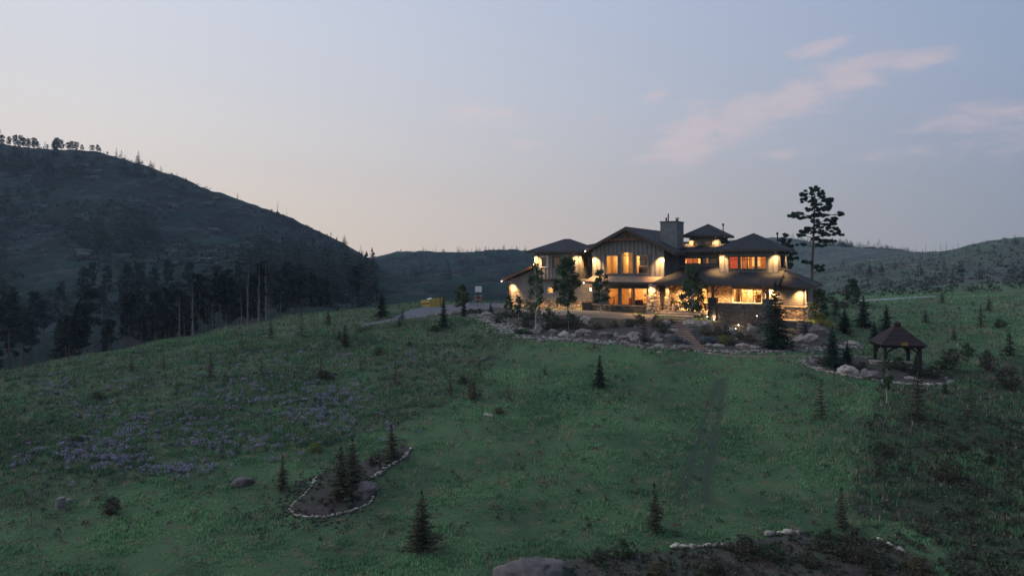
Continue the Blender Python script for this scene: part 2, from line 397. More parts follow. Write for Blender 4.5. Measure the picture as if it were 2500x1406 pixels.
def H(X, Y):
    X = np.atleast_1d(np.asarray(X, float)); Y = np.atleast_1d(np.asarray(Y, float))
    z = Hraw(X, Y)
    u, w = to_uw(X, Y)
    lawn = 1-sstep(95, 140, Y)
    z = z+lawn*(.16*fbm(X/5, Y/5, 3, 1)+.05*fbm(X/1.1, Y/1.1, 3, 5))
    rough = sstep(110, 260, Y)
    r = fbm(X/55, Y/55, 4, 11); rr = np.abs(fbm(X/16, Y/10, 4, 21))
    z = z+rough*(2.2*r+1.7*rr+1.3*np.abs(fbm(X/9, Y/6, 3, 61))+.5*fbm(X/4, Y/4, 2, 63))
    # level platform under the house and its terrace
    k = sstep(-2.6, -.4, u)*(1-sstep(32.6, 36, u))*sstep(-4.6, -2.4, w)*(1-sstep(12, 16, w))
    lvl = -.02-.55*sstep(22, 28, u)*(1-sstep(-1.6, 0, w))-.25*sstep(26, 31, u)
    return z*(1-k)+lvl*k
def GND(px, py, y0=20, y1=520):
    """point of the ground seen at picture position (px, py)"""
    t = (px-1250)/F; Y = np.exp(np.linspace(math.log(y0), math.log(y1), 1600))
    h = H(t*Y, Y); ray = CAMZ-(py-HZ)/F*Y; d = h-ray
    i = int(np.argmax(d > 0))
    if d[i] <= 0: i = int(np.argmax(d))
    if i > 0 and d[i] > 0: f = d[i-1]/(d[i-1]-d[i]); y = Y[i-1]+(Y[i]-Y[i-1])*f
    else: y = Y[i]
    return Vector((t*y, y, float(H(t*y, y)[0])))
def hz(x, y): return float(H(x, y)[0])

tcol = np.linspace(-1.38, 1.38, 470)
yr = np.concatenate([np.geomspace(3, 22, 14, endpoint=False), np.geomspace(22, 104, 300, endpoint=False), np.geomspace(104, 126, 24)])
yr2 = np.concatenate([np.geomspace(126, 460, 230), np.geomspace(464, 640, 40)])
def grid(name, rows, m):
    T, Yg = np.meshgrid(tcol, rows); X = T*Yg; Z = H(X.ravel(), Yg.ravel())
    V = np.stack([X.ravel(), Yg.ravel(), Z], 1); nr, nc = Yg.shape
    a = (np.arange(nr-1)[:, None]*nc+np.arange(nc-1)[None, :]).ravel()
    q = np.stack([a, a+1, a+nc+1, a+nc], 1).astype(np.int32)
    me = bpy.data.meshes.new(name); me.vertices.add(len(V)); me.vertices.foreach_set('co', V.astype(np.float32).ravel())
    me.loops.add(q.size); me.loops.foreach_set('vertex_index', q.ravel()); me.polygons.add(len(q)); me.polygons.foreach_set('loop_start', np.arange(0, q.size, 4, dtype=np.int32))
    me.polygons.foreach_set('use_smooth', [True]*len(q)); me.materials.append(m); me.update(calc_edges=True)
    o = bpy.data.objects.new(name, me); link(o); return o, V, q
def ground_material(name, hill):
    m = bpy.data.materials.new(name); m.use_nodes = True; nt = m.node_tree; N = nt.nodes; L = nt.links; p = N['Principled BSDF']
    p.inputs['Roughness'].default_value = .95; p.inputs['Specular IOR Level'].default_value = .1
    g = N.new('ShaderNodeNewGeometry'); pos = g.outputs['Position']
    def mp(s, v=pos):
        q = N.new('ShaderNodeMapping'); q.inputs['Scale'].default_value = s; L.new(v, q.inputs[0]); return q.outputs[0]
    def nz(v, s, d=5, r=.6):
        n = N.new('ShaderNodeTexNoise'); n.inputs['Scale'].default_value = s; n.inputs['Detail'].default_value = d; n.inputs['Roughness'].default_value = r; L.new(v, n.inputs[0]); return n.outputs[0]
    def sm(f, a, b):
        r = N.new('ShaderNodeMapRange'); r.interpolation_type = 'SMOOTHSTEP'; L.new(f, r.inputs[0]); r.inputs[1].default_value = a; r.inputs[2].default_value = b; return r.outputs[0]
    def mx(f, a, b):
        x = N.new('ShaderNodeMixRGB'); L.new(f, x.inputs[0])
        for i, q in ((1, a), (2, b)):
            if isinstance(q, tuple): x.inputs[i].default_value = (*q, 1)
            else: L.new(q, x.inputs[i])
        return x.outputs[0]
    if not hill:
        def att(n):
            a = N.new('ShaderNodeAttribute'); a.attribute_name = n; return a.outputs['Fac']
        c1 = mx(sm(nz(pos, .22, 4), .38, .62), GR1, GR2)
        c2 = mx(sm(nz(pos, .35, 5), .40, .60), (.085, .145, .075), (.07, .092, .06))
        c = mx(att('rough'), c1, c2)
        c = mx(sm(nz(pos, 1.3, 4), .5, .72), c, GR3)
        c = mx(att('scrub'), c, (.068, .082, .055)); c = mx(att('track'), c, (.06, .085, .06))
        c = mx(sm(nz(pos, .8, 6, .7), .60, .66), c, (.10, .075, .055))
        b = nz(pos, 5, 8, .75)
        bd = .25
    else:
        v = mp((1, .45, 1.6))
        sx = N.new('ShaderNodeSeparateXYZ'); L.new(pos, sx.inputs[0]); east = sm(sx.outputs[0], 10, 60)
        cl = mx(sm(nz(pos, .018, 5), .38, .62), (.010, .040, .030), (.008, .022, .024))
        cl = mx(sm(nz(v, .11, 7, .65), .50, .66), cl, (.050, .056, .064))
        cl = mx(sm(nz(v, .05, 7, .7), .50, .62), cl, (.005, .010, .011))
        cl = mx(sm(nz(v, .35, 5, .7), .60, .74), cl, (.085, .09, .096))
        cr = mx(sm(nz(pos, .03, 5), .40, .60), (.10, .145, .10), (.095, .105, .10))  # right hill greens lightened and greyed, pale mist put into the colour
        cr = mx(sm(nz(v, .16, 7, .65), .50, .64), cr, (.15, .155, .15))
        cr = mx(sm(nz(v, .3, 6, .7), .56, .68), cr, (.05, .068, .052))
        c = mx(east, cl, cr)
        b = nz(v, .35, 9, .7); bd = 2.6
    L.new(c, p.inputs['Base Color'])
    bp = N.new('ShaderNodeBump'); bp.inputs['Distance'].default_value = bd; bp.inputs['Strength'].default_value = 1; L.new(b, bp.inputs['Height']); L.new(bp.outputs[0], p.inputs['Normal'])
    return m
GR1 = (.105, .18, .088); GR2 = (.072, .125, .066); GR3 = (.15, .15, .09)
ground, GV, GQ = grid('ground', yr, ground_material('meadow_ground', False)); tag(ground, kind='structure')
hills, _, _ = grid('hills', yr2, ground_material('hillside', True)); tag(hills, kind='structure')
BV = BVHTree.FromPolygons([Vector(v) for v in GV], [tuple(q) for q in GQ.tolist()])
def dz(x, y):
    h = BV.ray_cast(Vector((x, y, 60)), Vector((0, 0, -1)))
    return h[0].z if h[0] is not None else hz(x, y)

def resample(pts, n):
    pts = [Vector(p) for p in pts]; L = [0]
    for a, b in zip(pts, pts[1:]): L.append(L[-1]+(b-a).length)
    out = []
    for k in range(n):
        s = L[-1]*k/(n-1); i = 0
        while i < len(L)-2 and L[i+1] < s: i += 1
        f = (s-L[i])/max(1e-9, L[i+1]-L[i]); out.append(pts[i].lerp(pts[i+1], min(1, max(0, f))))
    return out
def smooth(pts, it=2):
    for _ in range(it):
        q = [pts[0]]
        for a, b in zip(pts, pts[1:]): q += [a.lerp(b, .25), a.lerp(b, .75)]
        q.append(pts[-1]); pts = q
    return pts
def px2g(L): return [Vector((*GND(*p)[:2], 0)) for p in L]
def loft(name, A, B, m, n=60, k=12, off=.05, jitter=0):
    A = resample(smooth([Vector((a[0], a[1], 0)) for a in A]), n); B = resample(smooth([Vector((b[0], b[1], 0)) for b in B]), n)
    mb = MB(); idx = {}
    for i in range(n):
        for j in range(k+1):
            p = A[i].lerp(B[i], j/k); x, y = p.x, p.y
            e = 0 if j in (0, k) else jitter*rnd.random()
            mb.v.append((x, y, dz(x, y)+off*(.3 if j in (0, k) else 1)+e))
    for i in range(n-1):
        for j in range(k):
            a = i*(k+1)+j; mb.f.append((a, a+1, a+k+2, a+k+1)); mb.mi.append(0)
    o = mb.build(name, m, smooth=True); tag(o, kind='structure'); return o, [(p.x, p.y) for p in A]+[(p.x, p.y) for p in B[::-1]]
def inpoly(X, Y, poly):
    r = np.zeros(len(X), bool); n = len(poly)
    for i in range(n):
        x0, y0 = poly[i]; x1, y1 = poly[(i+1) % n]
        if y0 == y1: continue
        c = ((y0 > Y) != (y1 > Y)) & (X < (x1-x0)*(Y-y0)/(y1-y0)+x0); r ^= c
    return r

main_front = [(1125, 764), (1170, 771), (1200, 788), (1232, 804), (1247, 817), (1320, 828), (1420, 834), (1500, 838), (1560, 846), (1640, 852), (1700, 857), (1760, 861), (1850, 860), (1930, 861), (1990, 855), (2050, 851), (2095, 848)]
main_back = [(1130, 757), (1180, 755), (1235, 757), (1300, 765), (1380, 769), (1450, 773), (1520, 777), (1600, 778), (1660, 777), (1730, 784), (1800, 790), (1870, 797), (1940, 805), (1990, 812), (2030, 822), (2060, 832), (2095, 843)]
EXCL = []
bed, poly = loft('garden_bed', px2g(main_back), px2g(main_front), M['mulch'], 150, 20, .07, .04); EXCL.append(poly)
gz_front = [(1960, 883), (1966, 893), (2000, 903), (2060, 917), (2130, 926), (2180, 935), (2250, 941), (2325, 936)]
gz_back = [(1960, 881), (1985, 872), (2040, 868), (2110, 872), (2180, 880), (2240, 893), (2290, 912), (2325, 933)]
gbed, poly = loft('gazebo_bed', px2g(gz_back), px2g(gz_front), M['mulch'], 80, 10, .06, .03); EXCL.append(poly)
is_front = [(703, 1246), (720, 1259), (760, 1264), (810, 1260), (860, 1246), (905, 1230), (918, 1205), (905, 1185), (905, 1170), (935, 1150), (965, 1132), (990, 1118), (1003, 1098)]
is_back = [(703, 1244), (715, 1232), (745, 1208), (762, 1188), (770, 1168), (790, 1158), (830, 1148), (870, 1135), (900, 1122), (930, 1108), (960, 1096), (985, 1090), (1003, 1094)]
ibed, poly = loft('island_bed', px2g(is_back), px2g(is_front), M['mulch'], 80, 10, .06, .04); EXCL.append(poly); IBED = poly
fb_back = [(1300, 1398), (1340, 1378), (1420, 1360), (1560, 1350), (1700, 1340), (1800, 1332), (1890, 1308), (1980, 1305), (2080, 1310), (2190, 1330), (2260, 1380)]
fb_front = [(1300, 1440), (1400, 1460), (1500, 1470), (1600, 1475), (1700, 1480), (1800, 1480), (1900, 1480), (2000, 1470), (2100, 1460), (2200, 1450), (2270, 1400)]
fbed, poly = loft('foreground_bed', px2g(fb_back), px2g(fb_front), M['mulch'], 90, 12, .06, .04); FBED = poly
drive, poly = loft('driveway', px2g([(985, 764), (1010, 755), (1045, 748), (1100, 743), (1170, 740), (1240, 742)]), px2g([(960, 779), (1000, 776), (1060, 771), (1100, 767), (1150, 764), (1245, 759)]), M['drive'], 60, 10, .06); EXCL.append(poly)
gp, poly = loft('gravel_strip', px2g([(1240, 756), (1300, 757), (1380, 757), (1450, 760), (1540, 766), (1600, 772)]), px2g([(1240, 760), (1300, 767), (1380, 773), (1450, 779), (1540, 783), (1600, 786)]), M['gravel'], 70, 8, .11, .03); EXCL.append(poly)
fp, poly = loft('dirt_path', px2g([(1705, 857), (1745, 862), (1800, 868), (1880, 871), (1960, 868), (2040, 866)]), px2g([(1700, 861), (1745, 867), (1800, 872), (1880, 874.5), (1960, 871), (2040, 868)]), M['path'], 70, 3, .05); EXCL.append(poly)
tr, poly = loft('dirt_track', px2g([(880, 793), (930, 784), (975, 774), (1040, 766)]), px2g([(880, 797), (930, 790), (975, 781), (1040, 774)]), M['drive'], 40, 3, .04); EXCL.append(poly)
rdA = px2g([(2040, 735), (2120, 731), (2200, 727), (2285, 722)]); rdB = px2g([(2040, 738), (2120, 735), (2200, 731), (2285, 725)])
rd, poly = loft('far_road', rdA, rdB, mat('pale_road', (.24, .235, .25), .9), 40, 3, .08)
cx = [(-1, -.3), (34, -.3), (34, 10), (-1, 10)]
def hw(u, w): return (HO[0]+u*HC+w*HS, HO[1]-u*HS+w*HC)
EXCL.append([hw(-.5, -1.8), hw(19, -4.5), hw(33, -4.5), hw(33, 8), hw(-.5, 8)])
# ------------------------------------------------------------------ plants: shared meshes
def trunk_mb(h, r, n=7, lean=0.0, rs=None, taper=.12):
    rs = rs or rnd; mb = MB(); pts = []; rad = []
    K = 7
    for k in range(K+1):
        f = k/K; pts.append((lean*h*f*f+.01*h*rs.uniform(-1, 1)*(0 < k < K), .01*h*rs.uniform(-1, 1)*(0 < k < K), h*f-(.15 if k == 0 else 0))); rad.append(r*((1-f)*(1-taper)+taper)*(1.25 if k == 0 else 1))
    mb.tube(pts, rad, n); return mb, pts
def spray(T, p, d, ln, w, droop, rs, nseg=4, up=.0):
    """one drooping bough made of small needle triangles"""
    d = np.array(d); s = np.cross(d, (0, 0, 1.)); s /= (np.linalg.norm(s)+1e-9); p = np.array(p, float)
    for k in range(nseg):
        f = (k+.3)/nseg; q = p+d*ln*f+np.array((0, 0, -droop*ln*f*f+up*f)); ww = w*(1-f*.75)*(.7+.6*rs.random())
        e = q+d*ln*(.9/nseg)*1.3+np.array((0, 0, -droop*ln*.25/nseg))
        for sg in (-1, 1):
            tip = q+d*ww*.55+s*sg*ww+np.array((0, 0, -ww*(.15+.35*rs.random())))
            T.append((q, e, tip))
        if rs.random() < .8:
            T.append((q-d*.1*ln, e, q+np.array((0, 0, -ww*.55*rs.random()-.02))+s*ww*.2*rs.uniform(-1, 1)))
def spruce(h, R, seed, whorls=16, per=8, nseg=4, z0=.06, dens=1.0, top=1.0):
    rs = random.Random(seed); T = []
    for k in range(whorls):
        f = k/(whorls-1); z = h*(z0+(.97-z0)*f**.92); rad = R*(1-f)**.85*(.62+.55*rs.random())+.03*h*.3; sk = rs.uniform(-.35, .35); sa = rs.random()*6.28
        a0 = rs.random()*6.28
        for q in range(per):
            if rs.random() > dens: continue
            a = a0+2*PI*(q+rs.uniform(-.3, .3))/per; ln = rad*(.55+.6*rs.random())*(1+sk*math.cos(a-sa))
            el = .25*f+rs.uniform(-.05, .12)
            d = (math.cos(a)*math.cos(el), math.sin(a)*math.cos(el), math.sin(el))
            spray(T, (0, 0, z+rs.uniform(-.5, .5)*h/whorls*.5), d, ln, ln*.36+.03*R, .32*(1-f)+.08, rs, nseg)
    for k in range(6):
        a = rs.random()*6.28; T.append(((0, 0, h*.93), (math.cos(a)*.03*h, math.sin(a)*.03*h, h*.955), (0, 0, h*(1.0+.01*k))))
    return T
def clump(T, c, r, n, s, rs, flat=.6, up=.3):
    for _ in range(n):
        while True:
            v = np.array([rs.uniform(-1, 1) for _ in range(3)])
            if v@v < 1: break
        v = v*(.55+.45*rs.random()); p = np.array(c)+v*np.array((r, r, r*flat))
        a = np.array([rs.gauss(0, 1), rs.gauss(0, 1), rs.gauss(0, .7)+up]); a /= np.linalg.norm(a)
        b = np.cross(a, [rs.gauss(0, 1) for _ in range(3)]); b /= np.linalg.norm(b)+1e-9
        L = s*(.6+.8*rs.random()); T.append((p-b*L*.32, p+b*L*.32, p+a*L))
def broad(h, z0, R, seed, n=26, per=70, s=.13, rs=None, top=.8, flat=.7, lim=1.0):
    """leafy crown: clumps at the ends of limbs, uneven outline"""
    rs = random.Random(seed); T = []; ends = []
    for k in range(n):
        f = (k+.5)/n; z = z0+(h-z0)*f
        env = R*math.sin(PI*min(1, .16+.80*f))**.75 if top else R
        a = k*2.4+rs.uniform(-.5, .5); rr = env*rs.uniform(.25, .82)
        c = (rr*math.cos(a), rr*math.sin(a), z+rs.uniform(-.1, .1)*h*.5)
        ends.append(c); clump(T, c, R*rs.uniform(.26, .44), int(per*rs.uniform(.6, 1.3)), s, rs, flat)
    return T, ends
def limbs(mb, h, ends, r, rs, zf=.75):
    for c in ends:
        z = max(.15*h, c[2]*zf-.02*h); mb.tube([(0, 0, z), (c[0]*.5, c[1]*.5, (z+c[2])/2+.02*h), c], [r*.35*(1-z/h)+.012, r*.2*(1-z/h)+.009, .006], 4, False)
PLANTS = {}
def make_plant(key, crown, trunk_mb_, cm, tm, cname='crown', tname='trunk'):
    PLANTS[key] = (soup(cname, crown, cm) if crown is not None and len(crown) else None, trunk_mb_.mesh(tname, tm, True) if trunk_mb_ else None)
for k in range(4):    # dense garden spruces, 1 m tall unit
    mb, _ = trunk_mb(.97, .022, 6, 0, random.Random(k)); make_plant('spruce%d' % k, spruce(1, .27+.03*(k % 2), 10+k, 22, 10, 5, .04), mb, M['spruce'], M['bark'])
    mb, _ = trunk_mb(.97, .022, 6, 0, random.Random(k)); make_plant('blue%d' % k, spruce(1, .30, 30+k, 15, 9, 4, .05), mb, M['bluespruce'], M['bark'])
for k in range(5):    # young open conifers of the meadow
    mb, _ = trunk_mb(.98, .02, 5, .02*(k-2), random.Random(k+40)); make_plant('young%d' % k, spruce(1, .17+.025*k, 50+k, 13+k, 8, 3, .08+.02*(k % 3), .92), mb, M['sapling'], M['bark'])
for k in range(3):    # very sparse saplings showing single whorls
    mb, _ = trunk_mb(.98, .016, 5, .03*(k-1), random.Random(k+60)); make_plant('sparse%d' % k, spruce(1, .21, 70+k, 9+k, 7, 3, .14, .85), mb, M['sapling'], M['bark'])
for k in range(4):    # far conifers
    mb, _ = trunk_mb(.95, .02, 4, 0, random.Random(k+80)); make_plant('far%d' % k, spruce(1, .20+.03*k, 90+k, 11, 6, 2, .08, .9), mb, M['darkpine'], M['bark'])
for k in range(6):    # tall valley pines: bare lower trunk, ragged high crown
    rs = random.Random(100+k); T = []; mb, _ = trunk_mb(1, .014, 5, .01*(k-2), rs, .2)
    for q in range(26):
        f = rs.random()**.8; z = .34+.10*(k % 3)*.5+.62*f*(.95-.1*(k % 2)); R = .13*(1-f*.75)*rs.uniform(.5, 1.1); a = rs.random()*6.28
        c = (R*math.cos(a), R*math.sin(a), z); clump(T, c, .06*rs.uniform(.6, 1.3), 34, .055, rs, .6)
        if q % 3 == 0: mb.tube([(0, 0, z-.03), c], [.005, .002], 3, False)
    for q in range(5):
        a = rs.random()*6.28; z = rs.uniform(.15, .4); mb.tube([(0, 0, z), (.06*math.cos(a), .06*math.sin(a), z+.01)], [.004, .0015], 3, False)
    make_plant('vpine%d' % k, T, mb, M['darkpine'], M['bark'])
for k in range(4):    # dead standing trunks
    rs = random.Random(140+k); mb, _ = trunk_mb(1, .013, 5, .02*(k-1.5), rs, .25)
    for q in range(14):
        a = rs.random()*6.28; z = rs.uniform(.25, .95); l = .09*(1.1-z)*rs.uniform(.5, 1.3); mb.tube([(0, 0, z), (l*math.cos(a), l*math.sin(a), z+rs.uniform(-.02, .02))], [.004, .0012], 3, False)
    make_plant('snag%d' % k, None, mb, None, M['snag'])
for k in range(5):    # aspens / young broadleaf trees (unit height)
    rs = random.Random(160+k); dense = k in (0, 3)
    T, ends = broad(.98, .22 if dense else .30, (.27 if dense else .19)+(.1 if k == 4 else 0), 170+k, 30 if dense else 22, 105 if dense else 62, .044, flat=.85)
    mb, _ = trunk_mb(.9, .0125, 7, .03*(k-2), rs, .2); limbs(mb, 1, ends, .012, rs, .8)
    make_plant('aspen%d' % k, T, mb, M['aspen'], M['bark_pale'])
for k in range(4):    # ragged bushy pines of the skyline
    rs = random.Random(260+k); T, ends = broad(.98, .14, .34, 270+k, 20, 46, .075, flat=.75); mb, _ = trunk_mb(.9, .02, 4, .05*(k-1.5), rs, .2); limbs(mb, 1, ends[::2], .02, rs, .7)
    make_plant('ragged%d' % k, T, mb, M['darkpine'], M['bark'])
for k in range(5):    # shrubs, unit width 1, height ~.8
    rs = random.Random(190+k); T, ends = broad(.8, .06, .44, 200+k, 22, 34, .075, top=.8, flat=.75)
    for q in range(16):
        a = rs.random()*6.28; l = rs.uniform(.35, .62); e_ = (l*math.cos(a), l*math.sin(a), rs.uniform(.15, .95)*(1.15-l)); clump(T, e_, rs.uniform(.06, .13), 22, .06, rs, .8); ends += [e_, e_]
    mb = MB()
    for c in ends[::2]: mb.tube([(c[0]*.1, c[1]*.1, -.03), (c[0]*.4, c[1]*.4, c[2]*.5), c], [.014, .01, .004], 4, False)
    tm = mb.mesh('stems', M['twig'])
    for nm, mm in (('shrub', 'shrub'), ('gold', 'goldbush'), ('red', 'redshrub'), ('dry', 'dryshrub'), ('juniper', 'bluejuniper')):
        PLANTS['%s%d' % (nm, k)] = (soup('foliage', T, M[mm]), tm)
def spiky(seed):
    rs = random.Random(seed); T = []
    for _ in range(420):
        a = rs.random()*6.28; r = .35*rs.random()**.5; p = np.array((r*math.cos(a), r*math.sin(a), 0)); q = p+np.array((math.cos(a)*r*.9+rs.gauss(0, .06), math.sin(a)*r*.9+rs.gauss(0, .06), .55*rs.uniform(.6, 1.2)))
        s = np.array((-math.sin(a), math.cos(a), 0))*.014; T.append((p-s, p+s, q))
    return T
PLANTS['grassclump0'] = (soup('blades', spiky(5), M['shrub']), None)
def plant(key, name, label, cat, p, h, rz=None, group=None, wide=1.0, sink=.0, parts=True):
    c, t = PLANTS[key]; rz = rnd.random()*6.28 if rz is None else rz
    if not parts or t is None or c is None:
        me = c or t; o = obj(name, me, None, (p[0], p[1], p[2]-sink), rz, (h*wide, h*wide, h)); return tag(o, label, cat, group)
    o = empty(name, label, cat, (p[0], p[1], p[2]-sink), rz, group); o.scale = (h*wide, h*wide, h)
    isbush = key[:3] in ('shr', 'gol', 'red', 'dry', 'jun')
    obj('foliage' if isbush else 'crown', c, o); obj('stems' if isbush else 'trunk', t, o)
    return o
def ppx(px, py): return GND(px, py)
def hpx(p, n): return n*p.y/F
def ico_rock(seed, sx=1, sy=.8, sz=.62, sub=4, rough=.22, flat_bottom=True):
    import bmesh
    bm = bmesh.new(); bmesh.ops.create_icosphere(bm, subdivisions=sub, radius=.5); rs = random.Random(seed)
    from mathutils import noise as MN
    off = Vector((rs.uniform(0, 99), rs.uniform(0, 99), rs.uniform(0, 99)))
    planes = [(Vector((rs.gauss(0, 1), rs.gauss(0, 1), rs.gauss(0, 1))).normalized(), rs.uniform(.33, .45)) for _ in range(7)]
    for v in bm.verts:
        p = v.co.copy()
        for n, d in planes:
            s = p.dot(n)-d
            if s > 0: p -= n*s*.8
        p += v.co.normalized()*(MN.noise(v.co*2.2+off)*rough+MN.noise(v.co*6+off)*rough*.4+MN.noise(v.co*15+off)*rough*.14)
        v.co = Vector((p.x*sx, p.y*sy, p.z*sz+(.22*sz if flat_bottom else 0)))
    me = bpy.data.meshes.new('boulder'); bm.to_mesh(me); bm.free(); me.polygons.foreach_set('use_smooth', [True]*len(me.polygons)); return me
ROCKS = [ico_rock(k, 1, rnd.uniform(.7, .95), rnd.uniform(.55, .8)) for k in range(7)]
for r_ in ROCKS: r_.materials.append(M['granite'])
EDGES = [ico_rock(40+k, 1, .7, .5, 2, .34) for k in range(5)]
for r_ in EDGES: r_.materials.append(M['edge'])
TALLROCK = ico_rock(77, .8, .7, 1.1); TALLROCK.materials.append(M['granite'])
FLATROCK = ico_rock(78, 1, .7, .4); FLATROCK.materials.append(M['granite'])
SLAB = ico_rock(79, 1, .6, .3, 3, .1); SLAB.materials.append(M['granite'])

# ------------------------------------------------------------------ grass, meadow flowers, cobbles (uncountable)
rg = np.random.default_rng(3)
def keep_mask(X, Y, polys=EXCL):
    k = np.ones(len(X), bool)
    for p in polys:
        pa = np.array(p); bb = (X > pa[:, 0].min()) & (X < pa[:, 0].max()) & (Y > pa[:, 1].min()) & (Y < pa[:, 1].max())
        ii = np.where(bb)[0]
        if len(ii): k[ii] &= ~inpoly(X[ii], Y[ii], p)
    return k
def tufts(X, Y, hgt, wid, blades, lean=.5):
    Z = H(X, Y); n = len(X); h = hgt; out = []
    u, w = to_uw(X, Y)
    for b in range(blades):
        a = rg.random(n)*6.283; r = wid*rg.random(n)*1.2
        bx = X+r*np.cos(a); by = Y+r*np.sin(a); f = a+rg.normal(0, .6, n); hh = h*rg.uniform(.55, 1.15, n); ln = lean*hh*rg.random(n)
        s = wid*.32*rg.uniform(.6, 1.3, n); px_, py_ = -np.sin(f)*s, np.cos(f)*s
        A = np.stack([bx-px_, by-py_, Z-.02], 1); B = np.stack([bx+px_, by+py_, Z-.02], 1); C = np.stack([bx+np.cos(f)*ln, by+np.sin(f)*ln, Z+hh], 1)
        out.append(np.stack([A, B, C], 1))
    return np.concatenate(out)
def grass_mat(name, a, b, c):
    m = bpy.data.materials.new(name); m.use_nodes = True; nt = m.node_tree; N = nt.nodes; L = nt.links; p = N['Principled BSDF']
    p.inputs['Roughness'].default_value = .85; p.inputs['Specular IOR Level'].default_value = .1
    g = N.new('ShaderNodeNewGeometry')
    def nz(s, lo, hi):
        n = N.new('ShaderNodeTexNoise'); n.inputs['Scale'].default_value = s; n.inputs['Detail'].default_value = 4; L.new(g.outputs['Position'], n.inputs[0])
        r = N.new('ShaderNodeMapRange'); r.interpolation_type = 'SMOOTHSTEP'; L.new(n.outputs[0], r.inputs[0]); r.inputs[1].default_value = lo; r.inputs[2].default_value = hi; return r.outputs[0]
    x = N.new('ShaderNodeMixRGB'); L.new(nz(.22, .38, .62), x.inputs[0]); x.inputs[1].default_value = (*a, 1); x.inputs[2].default_value = (*b, 1)
    y = N.new('ShaderNodeMixRGB'); L.new(nz(1.3, .5, .72), y.inputs[0]); L.new(x.outputs[0], y.inputs[1]); y.inputs[2].default_value = (*c, 1)
    h = N.new('ShaderNodeHueSaturation'); r = N.new('ShaderNodeMapRange'); L.new(g.outputs['Random Per Island'], r.inputs[0]); r.inputs[3].default_value = .45; r.inputs[4].default_value = 1.6
    L.new(r.outputs[0], h.inputs['Value']); L.new(y.outputs[0], h.inputs['Color']); L.new(h.outputs[0], p.inputs['Base Color'])
    t = N.new('ShaderNodeBsdfTranslucent'); L.new(h.outputs[0], t.inputs[0]); mx = N.new('ShaderNodeMixShader'); mx.inputs[0].default_value = .3
    L.new(p.outputs[0], mx.inputs[1]); L.new(t.outputs[0], mx.inputs[2]); L.new(mx.outputs[0], N['Material Output'].inputs[0]); return m
GM = grass_mat('grass_blades', (.185, .350, .172), (.115, .235, .118), (.29, .35, .20))
def strip_of(px, py):
    return None
# boundary between mown slope and rough meadow, read along the slope
bnd = px2g([(-400, 1330), (0, 1255), (200, 1215), (400, 1165), (600, 1110), (800, 1085), (960, 1050), (1100, 985), (1200, 900), (1260, 840)])
bxs = np.array([b.x for b in bnd]); bys = np.array([b.y for b in bnd]); o_ = np.argsort(bxs); bxs = bxs[o_]; bys = bys[o_]
def rough_mask(X, Y): return (Y > np.interp(X, bxs, bys)) & (X < bxs[-1]+2)
def area(n, y0, y1, tw=.88):
    Y = np.sqrt(rg.uniform(y0*y0, y1*y1, n)); X = rg.uniform(-tw, tw, n)*Y; return X, Y
def roughness(X, Y):
    d = Y-np.interp(X, bxs, bys)+1.6*fbm(X/3, Y/3, 3, 41); return sstep(-.8, 1.2, d)*(1-sstep(bxs[-1]-4, bxs[-1]+4, X))
scr_poly = [(p.x, p.y) for p in px2g([(2150, 940), (2120, 1040), (2080, 1150), (2090, 1240), (2180, 1290), (2250, 1400), (2600, 1440), (3000, 1400), (3000, 900), (2420, 860), (2300, 930)])]
def scrubness(X, Y):
    return inpoly(X+2.2*fbm(X/3, Y/3, 3, 51), Y+2.2*fbm(X/3+9, Y/3, 3, 53), scr_poly).astype(float)
rut = []
for off in (0, 1.7):
    P = px2g([(1755+off*8, 925), (1735+off*14, 985), (1712+off*20, 1050), (1690+off*26, 1120), (1660+off*36, 1230)]); rut.append((np.array([p.y for p in P])[::-1], np.array([p.x for p in P])[::-1]))
def rutk(X, Y):
    k = np.ones(len(X))
    for ys, xs in rut:
        x = np.interp(Y, ys, xs); k *= 1-.85*np.exp(-((X-x)/.34)**2)*((Y > ys[0]) & (Y < ys[-1]))
    return k
for nm, fn in (('rough', roughness), ('scrub', scrubness), ('track', lambda X, Y: 1-rutk(X, Y))):
    at_ = ground.data.attributes.new(nm, 'FLOAT', 'POINT'); at_.data.foreach_set('value', fn(GV[:, 0], GV[:, 1]).astype(np.float32))
lawn_p, mead_p = [], []
for (n, y0, y1, h0, w0, bl) in ((84000, 24, 46, .17, .07, 5), (66000, 46, 72, .19, .10, 4), (38000, 72, 125, .24, .16, 3)):
    X, Y = area(n, y0, y1); k = keep_mask(X, Y) & ((X < 70)); X, Y = X[k], Y[k]
    fb = inpoly(X, Y, FBED) & (rg.random(len(X)) > .22); X, Y = X[~fb], Y[~fb]
    r = np.maximum(roughness(X, Y), scrubness(X, Y)); pat = sstep(-.35, .35, fbm(X/1.5, Y/.8, 3, 31)*.6+.6*fbm(X/.5, Y/.5, 2, 33)*r+.4*fbm(X/6, Y/4, 3, 35)); rk = rutk(X, Y)
    dens = rg.random(len(X)) < (.25+.75*pat)*(.4+.6*rk)
    X, Y, r, pat, rk = X[dens], Y[dens], r[dens], pat[dens], rk[dens]
    hh = h0*np.where(r > .5, .45+1.25*pat, .28+.85*pat)*rk; m_ = r > .15+.7*rg.random(len(X))
    lawn_p.append(tufts(X[~m_], Y[~m_], hh[~m_], w0, bl)); mead_p.append(tufts(X[m_], Y[m_], hh[m_], w0*1.1, bl))
gr = obj('lawn_grass', soup('lawn_grass', np.concatenate(lawn_p), GM)); tag(gr, 'smooth green grass of the open slope below the house', 'grass', kind='stuff')
GM2 = grass_mat('meadow_blades', (.125, .242, .118), (.080, .152, .086), (.22, .22, .14))
